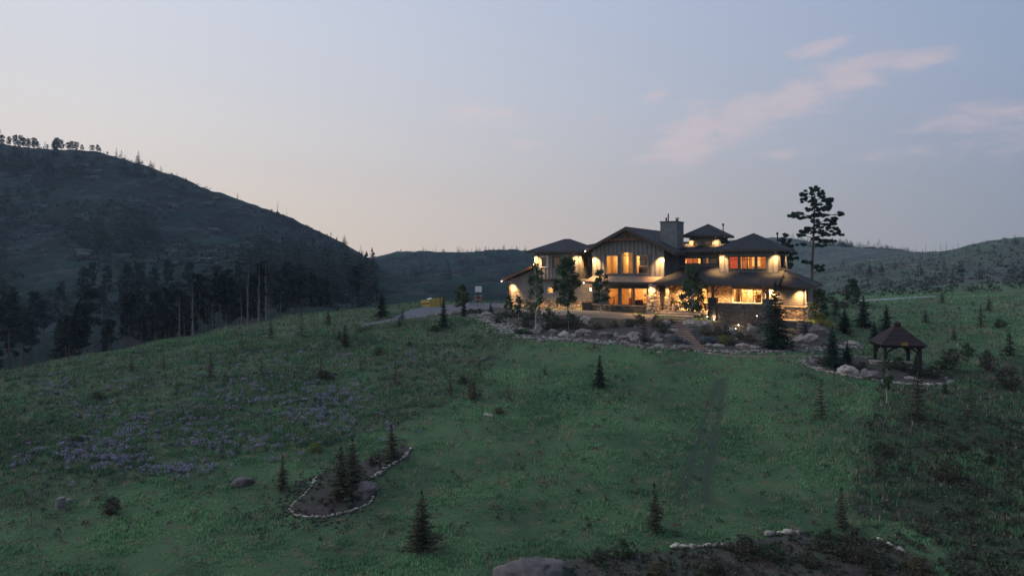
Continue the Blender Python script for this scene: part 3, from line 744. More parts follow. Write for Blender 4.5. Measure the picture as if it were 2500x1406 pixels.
gr = obj('meadow_grass', soup('meadow_grass', np.concatenate(mead_p), GM2)); tag(gr, 'uneven grey-green grass of the rough meadow', 'grass', kind='stuff')
X, Y = area(30000, 26, 95); k = keep_mask(X, Y) & (fbm(X/4, Y/3, 3, 61) > .12-.22*np.maximum(roughness(X, Y), scrubness(X, Y))); X, Y = X[k], Y[k]
gr = obj('dry_stalks', soup('dry_stalks', tufts(X, Y, .34*np.ones(len(X)), .05+.0006*Y, 3, .5), mat('dry_stalks', (.27, .23, .16), .9, (.20, .19, .13), .8, island=.4))); tag(gr, 'dry pale stalks standing among the grass', 'dry grass', kind='stuff')
# flowering cushions
FP = [(215, 1105, 60, 22, 60), (480, 1070, 45, 18, 30), (380, 1030, 60, 20, 36), (830, 985, 40, 22, 60), (770, 1015, 40, 16, 40), (600, 975, 70, 18, 40), (130, 940, 45, 16, 26), (430, 1150, 60, 12, 40),
      (650, 1090, 70, 14, 26), (700, 965, 90, 20, 30), (300, 1080, 120, 30, 40), (250, 1130, 130, 16, 36), (500, 1010, 200, 60, 90), (700, 900, 150, 30, 40), (1010, 865, 40, 14, 22), (540, 900, 120, 30, 36), (930, 1060, 60, 12, 10), (180, 1000, 150, 30, 20), (900, 850, 60, 15, 16)]
T = []
rsf = random.Random(11)
for (x, y, sx, sy, n) in FP:
    for _ in range(n):
        p = GND(rsf.gauss(x, sx), min(1400, rsf.gauss(y, sy)))
        if keep_mask(np.array([p.x]), np.array([p.y]))[0]: clump(T, (p.x, p.y, p.z+.16), rsf.uniform(.12, .42), rsf.randint(14, 46), .10, rsf, .45, .6)
fo = obj('meadow_flowers', soup('meadow_flowers', T, M['flower'])); tag(fo, 'low cushions of lilac wildflowers scattered over the left meadow', 'wildflowers', kind='stuff')
# dark weeds and sage tufts in the rough meadow
T = []
for _ in range(3400):
    t = rsf.uniform(-.8, .8); Y = rsf.uniform(30, 95); X = t*Y
    if keep_mask(np.array([X]), np.array([Y]))[0] and (rough_mask(np.array([X]), np.array([Y]))[0] or rsf.random() < .45 or X > 22):
        clump(T, (X, Y, hz(X, Y)+.12), rsf.uniform(.10, .34), rsf.randint(8, 20), .12, rsf, .7, .5)
wo = obj('weeds', soup('weeds', T, foliage_mat('weed_leaves', (.10, .13, .105), (.09, .075, .05), .2, .7))); tag(wo, 'dark leafy weeds dotted through the rough meadow', 'weeds', kind='stuff')
T = []
for pl, n in ((FBED, 520), (IBED, 90)):
    pa = np.array(pl); k = 0
    while k < n:
        X, Y = rsf.uniform(pa[:, 0].min(), pa[:, 0].max()), rsf.uniform(pa[:, 1].min(), pa[:, 1].max())
        if inpoly(np.array([X]), np.array([Y]), pl)[0]: clump(T, (X, Y, hz(X, Y)+.12), rsf.uniform(.08, .26), rsf.randint(8, 26), .11, rsf, .7, .5); k += 1
tag(obj('bed_weeds', soup('bed_weeds', T, foliage_mat('bed_weed_leaves', (.06, .085, .05), (.085, .07, .05), .25, .6))), 'weeds and leaf litter growing over the near mulch beds', 'weeds', kind='stuff')
# cobbled rims of the garden beds
def cobbles(name, line, rad, size, n, label, m=None, spread=.5, back=0):
    P = resample(smooth(px2g(line)), 400); mb = MB(); rs = random.Random(len(name)+n)
    for k in range(n):
        p = P[rs.randrange(len(P))]; x = p.x+rs.gauss(0, spread); y = p.y+rs.gauss(0, spread)+back; s = size*rs.uniform(.5, 1.35); z = dz(x, y)+.03
        a = rs.random()*6.28; V = []
        for (r_, h_) in ((.8, -.3), (1, .2), (.55, .62)):
            V.append([(x+s*r_*math.cos(a+q*1.257)*rs.uniform(.75, 1.15), y+s*r_*.8*math.sin(a+q*1.257)*rs.uniform(.75, 1.15), z+s*h_*.75) for q in range(5)])
        i = mb.P(*V[0], *V[1], *V[2])
        for l in (0, 1):
            for q in range(5):
                r2 = (q+1) % 5; mb.f.append((i+l*5+q, i+l*5+r2, i+l*5+5+r2, i+l*5+5+q)); mb.mi.append(0)
        mb.f.append(tuple(i+10+q for q in range(5))); mb.mi.append(0)
    o = mb.build(name, m or M['cobble']); return tag(o, label, 'cobbles', kind='stuff')
cobbles('bed_cobbles', main_front, 0, .14, 1500, 'pale cobbles rimming the big garden bed below the house', spread=.33, back=.25)
cobbles('bed_cobbles', [(1165, 772), (1200, 788), (1240, 808), (1290, 824)], 0, .2, 240, 'heap of pale cobbles at the left bend of the garden bed', spread=.8)
cobbles('gazebo_cobbles', gz_front+gz_back[::-1][:3], 0, .11, 520, 'pale cobbles rimming the gazebo bed', spread=.12)
cobbles('gazebo_cobbles', gz_back[:6], 0, .11, 130, 'pale cobbles along the back of the gazebo bed', spread=.15)
cobbles('drive_cobbles', [(985, 778), (1010, 775), (1060, 770), (1120, 768), (1150, 771), (1180, 775)], 0, .11, 220, 'thin line of pale stones along the lower edge of the driveway', spread=.15)
cobbles('gravel_chips', [(1300, 762), (1380, 765), (1450, 769), (1540, 775), (1600, 779)], 0, .10, 1100, 'pale gravel chips lit by the house lamps', M['gravel'], spread=.8)
cobbles('bed_chips', main_back, 0, .09, 2600, 'bark chips covering the garden bed', M['mulch'], spread=2.0, back=-2)
cobbles('island_chips', is_back[1:8]+[(830, 1200), (880, 1180), (780, 1230), (740, 1240), (850, 1220)], 0, .09, 900, 'dark wood chips on the small island bed', M['mulch'], spread=.7, back=-.8)
cobbles('foreground_chips', [(1380, 1385), (1500, 1375), (1700, 1365), (1850, 1350), (2000, 1340), (2180, 1360)], 0, .09, 1500, 'dark wood chips on the foreground bed', M['mulch'], spread=.8, back=-1)
# ------------------------------------------------------------------ the house (local frame: u right along the front, w back, z up)
house = empty('house', 'large two-storey grey board-and-batten house with lit windows and dark hipped roofs', 'house', (HO[0], HO[1], 0), HROT)
def UU(px, w):
    t = (px-1250)/F; return (t*(HO[1]+w*HC)-HO[0]-w*HS)/(HC+t*HS)
def ZH(px, py, w):
    u = UU(px, w); return zz(py, HO[1]-u*HS+w*HC)
def fmap(face):
    k, c = face
    if k == 'f': return lambda a, z, d: (a, c-d, z)      # faces the front (-w)
    if k == 's': return lambda a, z, d: (c+d, a, z)      # faces right (+u), a = w
    if k == 'l': return lambda a, z, d: (c-d, a, z)
    if k == 'b': return lambda a, z, d: (a, c+d, z)
def cells(a0, a1, z0, z1, ops):
    As = sorted({a0, a1, *[min(max(o[0], a0), a1) for o in ops], *[min(max(o[1], a0), a1) for o in ops]}); Zs = sorted({z0, z1, *[min(max(o[2], z0), z1) for o in ops], *[min(max(o[3], z0), z1) for o in ops]})
    for i in range(len(As)-1):
        for j in range(len(Zs)-1):
            ca, cz = (As[i]+As[i+1])/2, (Zs[j]+Zs[j+1])/2
            if any(o[0] < ca < o[1] and o[2] < cz < o[3] for o in ops): continue
            yield As[i], As[i+1], Zs[j], Zs[j+1]
def wall(face, a0, a1, z0, z1, ops=(), m='siding', th=.18, parent=None, gable=None, style=None, name='wall'):
    f = fmap(face); mb = MB(f)
    for c in cells(a0, a1, z0, z1, ops): mb.box(c[0], c[1], c[2], c[3], -th, 0)
    if gable: # triangle on top
        g = gable; mb.hexa([(a0, z1, -th), (a1, z1, -th), (g[0], g[1], -th)], [(a0, z1, 0), (a1, z1, 0), (g[0], g[1], 0)])
    o = mb.build(name, M[m], parent or house)
    if style == 'batten':
        n = int((a1-a0)/.44); st = (a1-a0)/n
        for k in range(n+1):
            a = a0+k*st; a = min(max(a, a0+.03), a1-.03); top = z1
            if gable:
                top = z1+(g[1]-z1)*(a-a0)/(g[0]-a0) if a < g[0] else z1+(g[1]-z1)*(a1-a)/(a1-g[0])
                top = min(top-.05, g[1]-1.15)
            segs = [(z0, top)]
            for q in ops:
                if q[0]-.04 < a < q[1]+.04:
                    segs = [s for z_ in segs for s in ((z_[0], min(z_[1], q[2]-.09)), (max(z_[0], q[3]+.09), z_[1])) if s[1]-s[0] > .1]
            for s in segs: b = MB(f); b.box(a-.04, a+.04, s[0], s[1], .001, .055); b.build('batten', M['batten'], o)
    if style == 'lap':
        b = MB(f); z = z0; e = .2
        while z < z1-.04:
            t = min(z+e-.03, z1)
            for c in cells(a0, a1, z, t, ops):
                b.hexa([(c[0], c[2], .003), (c[1], c[2], .003), (c[1], c[2], .05), (c[0], c[2], .05)], [(c[0], c[3], .002), (c[1], c[3], .002), (c[1], c[3], .012), (c[0], c[3], .012)])
            z += e
        q = b.build('lap_siding', M['lap'], o); tag(q, kind='stuff')
    return o
def stones(quad, parent, m, rowh=.32, seed=0, separate=False, proud=.06, name='stone', gap=.03):
    """irregular fieldstones (clipped cells) laid over the 3-D quad P00,P10,P11,P01"""
    P = [Vector(p) for p in quad]; rs = random.Random(seed)
    n = (P[1]-P[0]).cross(P[3]-P[0]).normalized()
    H_ = ((P[3]-P[0]).length+(P[2]-P[1]).length)/2; W_ = ((P[1]-P[0]).length+(P[2]-P[3]).length)/2
    def at(x, y): s, t = x/W_, y/H_; return (P[0].lerp(P[1], s)).lerp(P[3].lerp(P[2], s), t)
    rows = max(1, round(H_/rowh)); cols = max(1, round(W_/(rowh*1.35))); S_ = []
    for r in range(rows):
        for c in range(cols):
            if rs.random() < .14 and rows*cols > 8: continue
            S_.append(((c+.5+(.5 if r % 2 else 0)*.8+rs.uniform(-.38, .38))*W_/cols, (r+.5+rs.uniform(-.36, .36))*H_/rows))
    polys = []
    for i, (x, y) in enumerate(S_):
        if not (0 <= x <= W_): x = min(max(x, .02), W_-.02)
        poly = [(0, 0), (W_, 0), (W_, H_), (0, H_)]
        for j, (x2, y2) in enumerate(S_):
            if i == j or abs(x2-x) > rowh*3.5 or abs(y2-y) > rowh*3: continue
            nx, ny = x2-x, (y2-y)*1.8; d = (nx*(x+x2)/2+ny*(y+y2)/2); l = math.hypot(nx, ny)
            if l < 1e-4: continue
            nx /= l; ny /= l; d = d/l-gap/2
            out = []
            for k in range(len(poly)):
                p, q = poly[k], poly[(k+1) % len(poly)]; sp = p[0]*nx+p[1]*ny-d; sq = q[0]*nx+q[1]*ny-d
                if sp <= 0: out.append(p)
                if (sp < 0) != (sq < 0) and abs(sp-sq) > 1e-9: f = sp/(sp-sq); out.append((p[0]+(q[0]-p[0])*f, p[1]+(q[1]-p[1])*f))
            poly = out
            if len(poly) < 3: break
        if len(poly) < 3: continue
        cx_ = sum(p[0] for p in poly)/len(poly); cy__ = sum(p[1] for p in poly)/len(poly)
        if max(abs(p[0]-cx_) for p in poly) < .04: continue
        ring = []
        for k in range(len(poly)):
            c0, c1, c2 = poly[k-1], poly[k], poly[(k+1) % len(poly)]
            ring.append((c1[0]*.84+c0[0]*.16, c1[1]*.84+c0[1]*.16)); ring.append((c1[0]*.84+c2[0]*.16, c1[1]*.84+c2[1]*.16))
        pr = proud*rs.uniform(.55, 1.3); tx, ty = rs.uniform(-.2, .2), rs.uniform(-.2, .2)
        base = [at(*p)+n*.002 for p in ring]; mid = [at(*p)+n*pr*.6 for p in ring]
        top = [at(cx_+(p[0]-cx_)*.72, cy__+(p[1]-cy__)*.72)+n*(pr+tx*(p[0]-cx_)+ty*(p[1]-cy__)) for p in ring]
        polys.append((base, mid, top))
    def add(mb, s):
        i = mb.P(*s[0], *s[1], *s[2]); N_ = len(s[0])
        for l in (0, 1):
            for q in range(N_):
                r2 = (q+1) % N_; mb.f.append((i+l*N_+q, i+l*N_+r2, i+l*N_+N_+r2, i+l*N_+N_+q)); mb.mi.append(0)
        mb.f.append(tuple(i+2*N_+q for q in range(N_))); mb.mi.append(0)
    if separate:
        for s in polys:
            mb = MB(); add(mb, s); mb.build(name, M[m], parent)
    else:
        mb = MB()
        for s in polys: add(mb, s)
        tag(mb.build('fieldstones', M[m], parent), kind='stuff')
glass = bpy.data.materials.new('window_glass'); glass.use_nodes = True
def _g():
    nt = glass.node_tree; N = nt.nodes; L = nt.links; N.remove(N['Principled BSDF'])
    a = N.new('ShaderNodeBsdfTransparent'); a.inputs[0].default_value = (.93, .94, .93, 1); b = N.new('ShaderNodeBsdfGlossy'); b.inputs['Roughness'].default_value = .04
    fr = N.new('ShaderNodeFresnel'); fr.inputs[0].default_value = 1.45; mx = N.new('ShaderNodeMixShader'); L.new(fr.outputs[0], mx.inputs[0]); L.new(a.outputs[0], mx.inputs[1]); L.new(b.outputs[0], mx.inputs[2])
    L.new(mx.outputs[0], N['Material Output'].inputs[0])
_g()
def window(face, a0, a1, z0, z1, cols=1, transom=None, fm='frame', parent=None, rows=None, name='window', fr=.06):
    f = fmap(face); mb = MB(f); o_, d0, d1 = fr, -.10, .045
    mb.box(a0-o_, a1+o_, z1, z1+o_+.02, d0, d1); mb.box(a0-o_, a1+o_, z0-o_-.02, z0, d0, d1+.03)
    mb.box(a0-o_, a0, z0, z1, d0, d1); mb.box(a1, a1+o_, z0, z1, d0, d1)
    w = mb.build(name, M[fm], parent or house)
    p = MB(f); p.box(a0, a1, z0, z1, -.062, -.056); p.build('pane', glass, w)
    mt = MB(f)
    for k in range(1, cols): a = a0+(a1-a0)*k/cols; mt.box(a-.03, a+.03, z0, z1, -.08, -.03)
    if transom: z = transom; mt.box(a0, a1, z-.03, z+.03, -.079, -.029)
    if rows:
        for k in range(1, rows): z = z0+(z1-z0)*k/rows; mt.box(a0, a1, z-.015, z+.015, -.078, -.028)
    if mt.v: mt.build('mullion', M[fm], w)
    return w
def room(a0, a1, w0, w1, z0, z1, m='wall_in', openside=True, power=60, col=(1, .49, .15), lamps=None, floor='wood_in'):
    mb = MB(); t = .05
    mb.box(a0, a1, w1, w1+t, z0, z1); mb.box(a0-t, a0, w0, w1+t, z0, z1); mb.box(a1, a1+t, w0, w1+t, z0, z1); mb.box(a0-t, a1+t, w0, w1+t, z1, z1+t)
    o = mb.build('room', M[m], house)
    b = MB(); b.box(a0-t, a1+t, w0, w1+t, z0-t, z0-.002); b.build('room_floor', M[floor], o)
    for (x, y, z, e) in (lamps or [((a0+a1)/2, (w0+w1)/2, z1-.35, power)]): light((x, y, z), e, col, .12)
    return o
POWS, POWP = 62.0, 2.7
def light(p, e, col=(1, .54, .19), r=.06, kind='POINT', d=None, size=60, blend=.6):
    l = bpy.data.lights.new('lamp', kind); l.energy = e*(POWS if kind == 'SPOT' else POWP); l.color = col; l.shadow_soft_size = r
    if kind == 'SPOT': l.spot_size = math.radians(size); l.spot_blend = blend
    o = bpy.data.objects.new('lamp', l); o.location = p
    if d is not None: o.rotation_euler = Vector(d).normalized().to_track_quat('-Z', 'Y').to_euler()
    link(o, house); return o
GLOW = emis('lamp_glow', (1, .72, .42), 14)
GLOWW = emis('white_lamp_glow', (1, .90, .78), 7)
def downlight(u, w, z, e=26, d=(0, 0, -1), size=95):
    mb = MB(); mb.lathe([(.075, z+.01), (.075, z-.03), (.05, z-.03), (.05, z-.005)], u, w, 10); o = mb.build('downlight', M['white'], house)
    b = MB(); b.lathe([(.045, z-.012), (.045, z-.02)], u, w, 10); b.build('bulb', GLOW, o)
    light((u, w, z-.06), e, (1, .56, .21), .05, 'SPOT', d, size, 1.0)
def roofmat():
    m = bpy.data.materials.new('asphalt_shingles'); m.use_nodes = True; nt = m.node_tree; N = nt.nodes; L = nt.links; p = N['Principled BSDF']; p.inputs['Roughness'].default_value = .8; p.inputs['Specular IOR Level'].default_value = .25
    tc = N.new('ShaderNodeTexCoord'); sp = N.new('ShaderNodeSeparateXYZ'); L.new(tc.outputs['Object'], sp.inputs[0])
    def mm(op, a, b):
        n = N.new('ShaderNodeMath'); n.operation = op
        for i, x in enumerate((a, b)):
            if isinstance(x, (int, float)): n.inputs[i].default_value = x
            else: L.new(x, n.inputs[i])
        return n.outputs[0]
    fr = mm('FRACT', mm('DIVIDE', sp.outputs[2], .075), 0)
    row = mm('FLOOR', mm('DIVIDE', sp.outputs[2], .075), 0)
    c = N.new('ShaderNodeCombineXYZ'); L.new(mm('FLOOR', mm('MULTIPLY', mm('ADD', sp.outputs[0], sp.outputs[1]), 3.3), 0), c.inputs[0]); L.new(row, c.inputs[1])
    wn = N.new('ShaderNodeTexWhiteNoise'); wn.noise_dimensions = '2D'; L.new(c.outputs[0], wn.inputs[0])
    nz = N.new('ShaderNodeTexNoise'); nz.inputs['Scale'].default_value = 1.2; nz.inputs['Detail'].default_value = 6; L.new(tc.outputs['Object'], nz.inputs[0])
    a = N.new('ShaderNodeMixRGB'); L.new(wn.outputs[0], a.inputs[0]); a.inputs[1].default_value = (.020, .023, .030, 1); a.inputs[2].default_value = (.044, .046, .054, 1)
    b = N.new('ShaderNodeMixRGB'); b.blend_type = 'MULTIPLY'; b.inputs[0].default_value = .5; L.new(a.outputs[0], b.inputs[1]); L.new(nz.outputs[0], b.inputs[2]); L.new(b.outputs[0], p.inputs['Base Color'])
    bp = N.new('ShaderNodeBump'); bp.inputs['Distance'].default_value = .03; L.new(mm('MULTIPLY', fr, -1), bp.inputs['Height']); L.new(bp.outputs[0], p.inputs['Normal'])
    return m
M['roof'] = roofmat()
def roof_slab(mb, pts, th=.05):
    mb.hexa([(p[0], p[1], p[2]) for p in pts], [(p[0], p[1], p[2]+th) for p in pts])
def hip(u0, u1, w0, w1, ze, zr, r0, r1, ov=0, name='roof'):
    """closed hipped roof: eave rectangle, ridge from r0 to r1 (u,w)"""
    E = [(u0, w0, ze), (u1, w0, ze), (u1, w1, ze), (u0, w1, ze)]; A = (*r0, zr); B = (*r1, zr); mb = MB()
    along_u = abs(r1[0]-r0[0]) >= abs(r1[1]-r0[1])
    if along_u: fs = [(E[0], E[1], B, A), (E[1], E[2], B), (E[2], E[3], A, B), (E[3], E[0], A)]
    else: fs = [(E[0], E[1], A), (E[1], E[2], B, A), (E[2], E[3], B), (E[3], E[0], A, B)]
    for q in fs:
        q = [p for k, p in enumerate(q) if k == 0 or (Vector(p)-Vector(q[k-1])).length > 1e-4]
        mb.face(*q)
    o = mb.build(name, M['roof'], house)
    # fascia ring and soffit
    b = MB(); h = .2; t = .04
    b.box(u0-t, u1+t, w0-t, w0, ze-h, ze+.01); b.box(u0-t, u1+t, w1, w1+t, ze-h, ze+.01); b.box(u0-t, u0, w0, w1, ze-h, ze+.01); b.box(u1, u1+t, w0, w1, ze-h, ze+.01)
    b.build('fascia', M['fascia'], o)
    s = MB(); s.box(u0, u1, w0, w1, ze-h+.03, ze-h+.05); s.build('soffit', M['fascia'], o)
    # ridge and hip caps
    c = MB()
    for P, Q in ((A, B), (E[0], A), (E[3], A), (E[1], B), (E[2], B)) if along_u else ((A, B), (E[0], A), (E[1], A), (E[2], B), (E[3], B)):
        if (Vector(P)-Vector(Q)).length > .2: c.tube([P, Q], .045, 5)
    c.build('ridge_cap', M['roof'], o)
    return o

# ---- levels
ZE = 6.42
uB0, uB1 = UU(1305, -.3), UU(1412, -.3)
uC0, uC1 = UU(1447, -1.5), UU(1622, -1.5)
uD0, uD1 = UU(1757, 0), UU(1900, 0)
uT0, uT1 = UU(1683, 4), UU(1755, 4)
def W(p0, p1, y0, y1, w, y=None):
    """picture rectangle -> wall rectangle on the front-facing plane at depth w"""
    pm = (p0+p1)/2; return (UU(p0, w), UU(p1, w), ZH(pm, y1, w), ZH(pm, y0, w))
# ---- lower left: low wing and the lower wall under the left block
lw = W(1338, 1350, 703, 714, 0)
opsA = [lw]
wA = wall(('f', 0), 0, uC0, 1.0, 3.35, opsA, 'trimdark', style='lap')
wall(('f', 0), 0, uC0, -.5, 1.0, (), 'mortar', name='stone_base'); sb = bpy.data.objects.get('stone_base')
stones([(0, -.001, -.35), (uC0, -.001, -.35), (uC0, -.001, .93), (0, -.001, .93)], sb, 'stone_w', .3, 4, proud=.07)
mb = MB(); mb.box(-.05, uC0, -.11, 0, .95, 1.02); mb.build('water_table', M['paver'], house)
wall(('l', 0), 0, 9, -.5, 3.1, (), 'lap')
# low wing front triangle under its sloping roof
wingt = MB(); zt = 3.15+(uB0+.02)*.40
wingt.hexa([(0, 0, 3.1), (uB0, 0, 3.1), (uB0, 0, zt), (0, 0, 3.15)][::1], [(0, .17, 3.1), (uB0, .17, 3.1), (uB0, .17, zt), (0, .17, 3.15)])
wo_ = wingt.build('wall', M['lap'], house)
b = MB(fmap(('f', 0))); z = 3.35
while z < zt-.1:
    aa = (z+.17-3.15)/.40; b.hexa([(max(0, aa), z, .003), (uB0, z, .003), (uB0, z, .036), (max(0, aa), z, .036)], [(max(0, aa), z+.17, .002), (uB0, z+.17, .002), (uB0, z+.17, .012), (max(0, aa), z+.17, .012)]); z += .17
tag(b.build('lap_siding', M['lap'], wo_), kind='stuff')
window(('f', 0), *lw, fm='white')
# low wing roof
rb = MB(); e = -.75; rb.hexa([(e, -.6, 3.02), (uB0, -.6, 3.02+(uB0-e)*.40), (uB0, 9, 3.02+(uB0-e)*.40), (e, 9, 3.02)], [(e, -.6, 3.20), (uB0, -.6, 3.2+(uB0-e)*.40), (uB0, 9, 3.2+(uB0-e)*.40), (e, 9, 3.2)])
lr = rb.build('roof', M['roof'], house)
fb = MB(); fb.hexa([(e-.04, -.66, 2.95), (uB0, -.66, 2.95+(uB0-e)*.40), (uB0, -.6, 2.95+(uB0-e)*.40), (e-.04, -.6, 2.95)], [(e-.04, -.66, 3.23), (uB0, -.66, 3.23+(uB0-e)*.40), (uB0, -.6, 3.23+(uB0-e)*.40), (e-.04, -.6, 3.23)])
fb.build('fascia', M['timber'], lr)
g = MB(); g.tube([(-.7, -.5, 2.95), (-.25, -.12, 2.75), (-.12, -.1, 2.5), (-.12, -.1, -.1)], .05, 6); g.build('downpipe', M['timber'], house)
# ---- left upper block
opB = [W(1322, 1338, 627, 651, -.3), W(1350, 1366, 628, 651, -.3), W(1379, 1394, 628, 651, -.3)]
wB = wall(('f', -.3), uB0, uB1, 3.3, ZE, opB, 'siding', style='batten')
sB = (1.1, 2.5, opB[0][2]-.1, opB[0][3]-.05)
wall(('s', uB1), -.3+.18, 2.7, 3.3, ZE, [sB], 'siding', style='batten')
wall(('l', uB0), -.12, 5, 3.3, ZE, (), 'siding')
for k, o in enumerate(opB): window(('f', -.3), *o, fm='white' if k == 0 else 'frame_dk')
window(('s', uB1), *sB, cols=2, fm='frame')
mb = MB(); mb.box(uB0, uB1, -.3, 2.7, 3.22, 3.3); mb.box(uB0-.04, uB1+.04, -.36, -.3, 3.2, 3.42); mb.box(uB1, uB1+.05, -.3, 2.7, 3.2, 3.42); mb.build('floor_band', M['trimdark'], house)
hip(uB0-.65, uB1+.65, -.95, 6.0, ZE+.02, 7.85, ((uB0+uB1)/2-.35, 2.6), ((uB0+uB1)/2+.35, 2.6))
# recess wall between left block and gable
wall(('f', 2.7), uB1, uC0, 0, ZE, (), 'siding', style='batten')
# ---- middle roof mass
mr = MB(); 
def slabroof(pts, th=.16, m='roof', name='roof', fas=None):
    b = MB(); roof_slab(b, pts, th); o = b.build(name, M[m], house); return o
hip(uB0+1.5, uD0+2.0, 1.3, 11.0, ZE-.02, 7.42, (uB0+5, 6.1), (uD0-.5, 6.1))
# ---- gable block
ap = UU(1527, -2.2); zap = 8.82; sl = .5
eL, eR = 4.4, 5.25
opU = [W(1481, 1508, 625, 667, -1.5), W(1517, 1545, 617, 667, -1.5), W(1553, 1582, 625, 667, -1.5)]
opL = [W(1486, 1509, 705, 745, -1.5), W(1517, 1544, 705, 746, -1.5), W(1549, 1579, 705, 746, -1.5)]
zl = lambda u: zap-.14-abs(u-ap)*sl
gw = wall(('f', -1.5), uC0, uC1, 3.0, 6.6, opU, 'siding', style='batten', gable=((ap), zl(ap)))
# fill between level wall top and the rake
wall(('f', -1.5), uC0, uC1, .75, 3.0, opL, 'trimdark')
wall(('f', -1.5), uC0, uC1, -.5, .75, (), 'mortar', name='stone_base')
sb = bpy.data.objects.get('stone_base.001') or sb
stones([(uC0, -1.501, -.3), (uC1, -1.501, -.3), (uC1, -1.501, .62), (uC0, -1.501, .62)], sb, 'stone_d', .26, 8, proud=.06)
mb = MB(); mb.box(uC0-.05, uC1, -1.66, -1.5, .64, .71); mb.build('water_table', M['paver'], house)
wall(('s', uC1), -1.32, 9, -.4, 6.55, (), 'siding', style='batten'); wall(('l', uC0), -1.32, 9, -.4, 6.6, (), 'siding')
for o in opU: window(('f', -1.5), *o, fm='frame', transom=(o[3]-.30 if o is opU[1] else None))
for o in opL: window(('f', -1.5), *o, fm='frame')
trm = MB(fmap(('f', -1.5))); trm.box(opU[0][0]-.25, opU[2][1]+.25, opU[0][2]-.36, opU[0][2]-.09, .002, .04); trm.build('trim', M['trimdark'], gw)
trm = MB(fmap(('f', -1.5)))
for a, b_ in ((opU[0][1]+.065, opU[1][0]-.065), (opU[1][1]+.065, opU[2][0]-.065), (opU[0][0]-.24, opU[0][0]-.065), (opU[2][1]+.065, opU[2][1]+.24)): trm.box(a, b_, opU[0][2]-.06, opU[0][3]+.12, .003, .038)
trm.build('trim', M['trimdark'], gw)
trm = MB(fmap(('f', -1.5)))
for a, b_ in ((opL[0][1]+.065, opL[1][0]-.065), (opL[1][1]+.065, opL[2][0]-.065)): trm.box(a, b_, opL[0][2]-.2, opL[0][3]+.2, .003, .05)
trm.build('trim', M['trimdark'], house)
# gable roof slabs, from in front of the wall back over the house
wf, wb = -2.25, 9.5
for sgn, ee in ((-1, eL), (1, eR)):
    b = MB(); t = .16
    z1 = zap; z2 = zap-ee*sl; u2 = ap+sgn*ee
    P = [(ap, wf, z1-t), (u2, wf, z2-t), (u2, wb, z2-t), (ap, wb, z1-t)]
    if sgn < 0: P = P[::-1]
    roof_slab(b, P, t); r = b.build('roof', M['roof'], house)
    k = MB(); Q = [(ap, wf-.05, z1-.34), (u2, wf-.05, z2-.34), (u2, wf-.002, z2-.34), (ap, wf-.002, z1-.34)]
    if sgn < 0: Q = Q[::-1]
    roof_slab(k, Q, .36); k.build('rake_board', M['fascia'], r)
    k = MB(); k.box(min(u2, u2+sgn*.05), max(u2, u2+sgn*.05), wf, wb, z2-.3, z2+.01); k.build('fascia', M['fascia'], r)
b = MB(); b.tube([(ap, wf, zap+.0), (ap, wb, zap+.0)], .06, 6); b.build('ridge_cap', M['roof'], house)
# gable truss
zc = 7.50; hwid = (zap-.3-zc)/sl
for nm, pts, r in (('tie_beam', [(ap-hwid, -2.12, zc), (ap+hwid, -2.12, zc)], .10), ('king_post', [(ap, -2.12, zc), (ap, -2.12, zap-.25)], .09),
                   ('brace', [(ap-.75, -2.12, zc+.05), (ap-.55, -2.12, zc+.42), (ap-.1, -2.12, zc+.75)], .07), ('brace', [(ap+.75, -2.12, zc+.05), (ap+.55, -2.12, zc+.42), (ap+.1, -2.12, zc+.75)], .07)):
    b = MB(); b.tube(pts, r, 4); b.build(nm, M['timber'], house)
# pent roof over the lower windows
b = MB(); u0, u1 = uC0-.45, uC1+.5
b.hexa([(u0+.5, -1.5, 3.66), (u0, -2.65, 3.08), (u1, -2.65, 3.08), (u1, -1.5, 3.66)], [(u0+.5, -1.5, 3.74), (u0, -2.65, 3.16), (u1, -2.65, 3.16), (u1, -1.5, 3.74)])
pr_ = b.build('pent_roof', M['copperroof'], house)
b = MB(); b.box(u0-.03, u1, -2.70, -2.65, 2.93, 3.17); b.box(u0-.04, u0, -2.65, -1.5, 2.93, 3.12); b.build('fascia', M['fascia'], pr_)
b = MB(); b.box(u0, u1, -2.65, -1.5, 2.98, 3.0); b.build('soffit', M['fascia'], pr_)
b = MB(); b.box(uC0+.0, uC1, -1.60, -1.5, 3.70, 3.80); b.build('ledge', M['lap'], pr_)
# ---- chimney
c0, c1 = UU(1612, 1.0), UU(1653, 1.0); zc_ = ZH(1632, 540, 1.0)
b = MB(); b.box(c0, c1, 1.0, 3.45, 3.2, zc_-.12); ch = b.build('chimney', M['chimney'], house)
b = MB(); b.box(c0-.06, c1+.06, .94, 3.51, zc_-.12, zc_); b.build('chimney_cap', M['trimdark'], ch)
b = MB(); x = c0+.62; b.tube([(x, 1.8, zc_), (x, 1.8, zc_+.75)], .07, 7); b.tube([(x, 1.8, zc_+.75), (x, 1.8, zc_+.8)], .11, 7); b.tube([(x-.22, 1.8, zc_), (x-.22, 1.8, zc_+.42)], .09, 7); b.build('flue_pipe', M['metal'], ch)
b = MB(); x = c1-.35; b.tube([(x, 2.2, zc_), (x, 2.2, zc_+.22)], .14, 8); b.build('flue_pipe', M['metal'], ch)
b = MB(); b.tube([(x, 2.2, zc_+.22), (x, 2.2, zc_+.42)], .20, 10); b.build('flue_cap', M['galv'], ch)
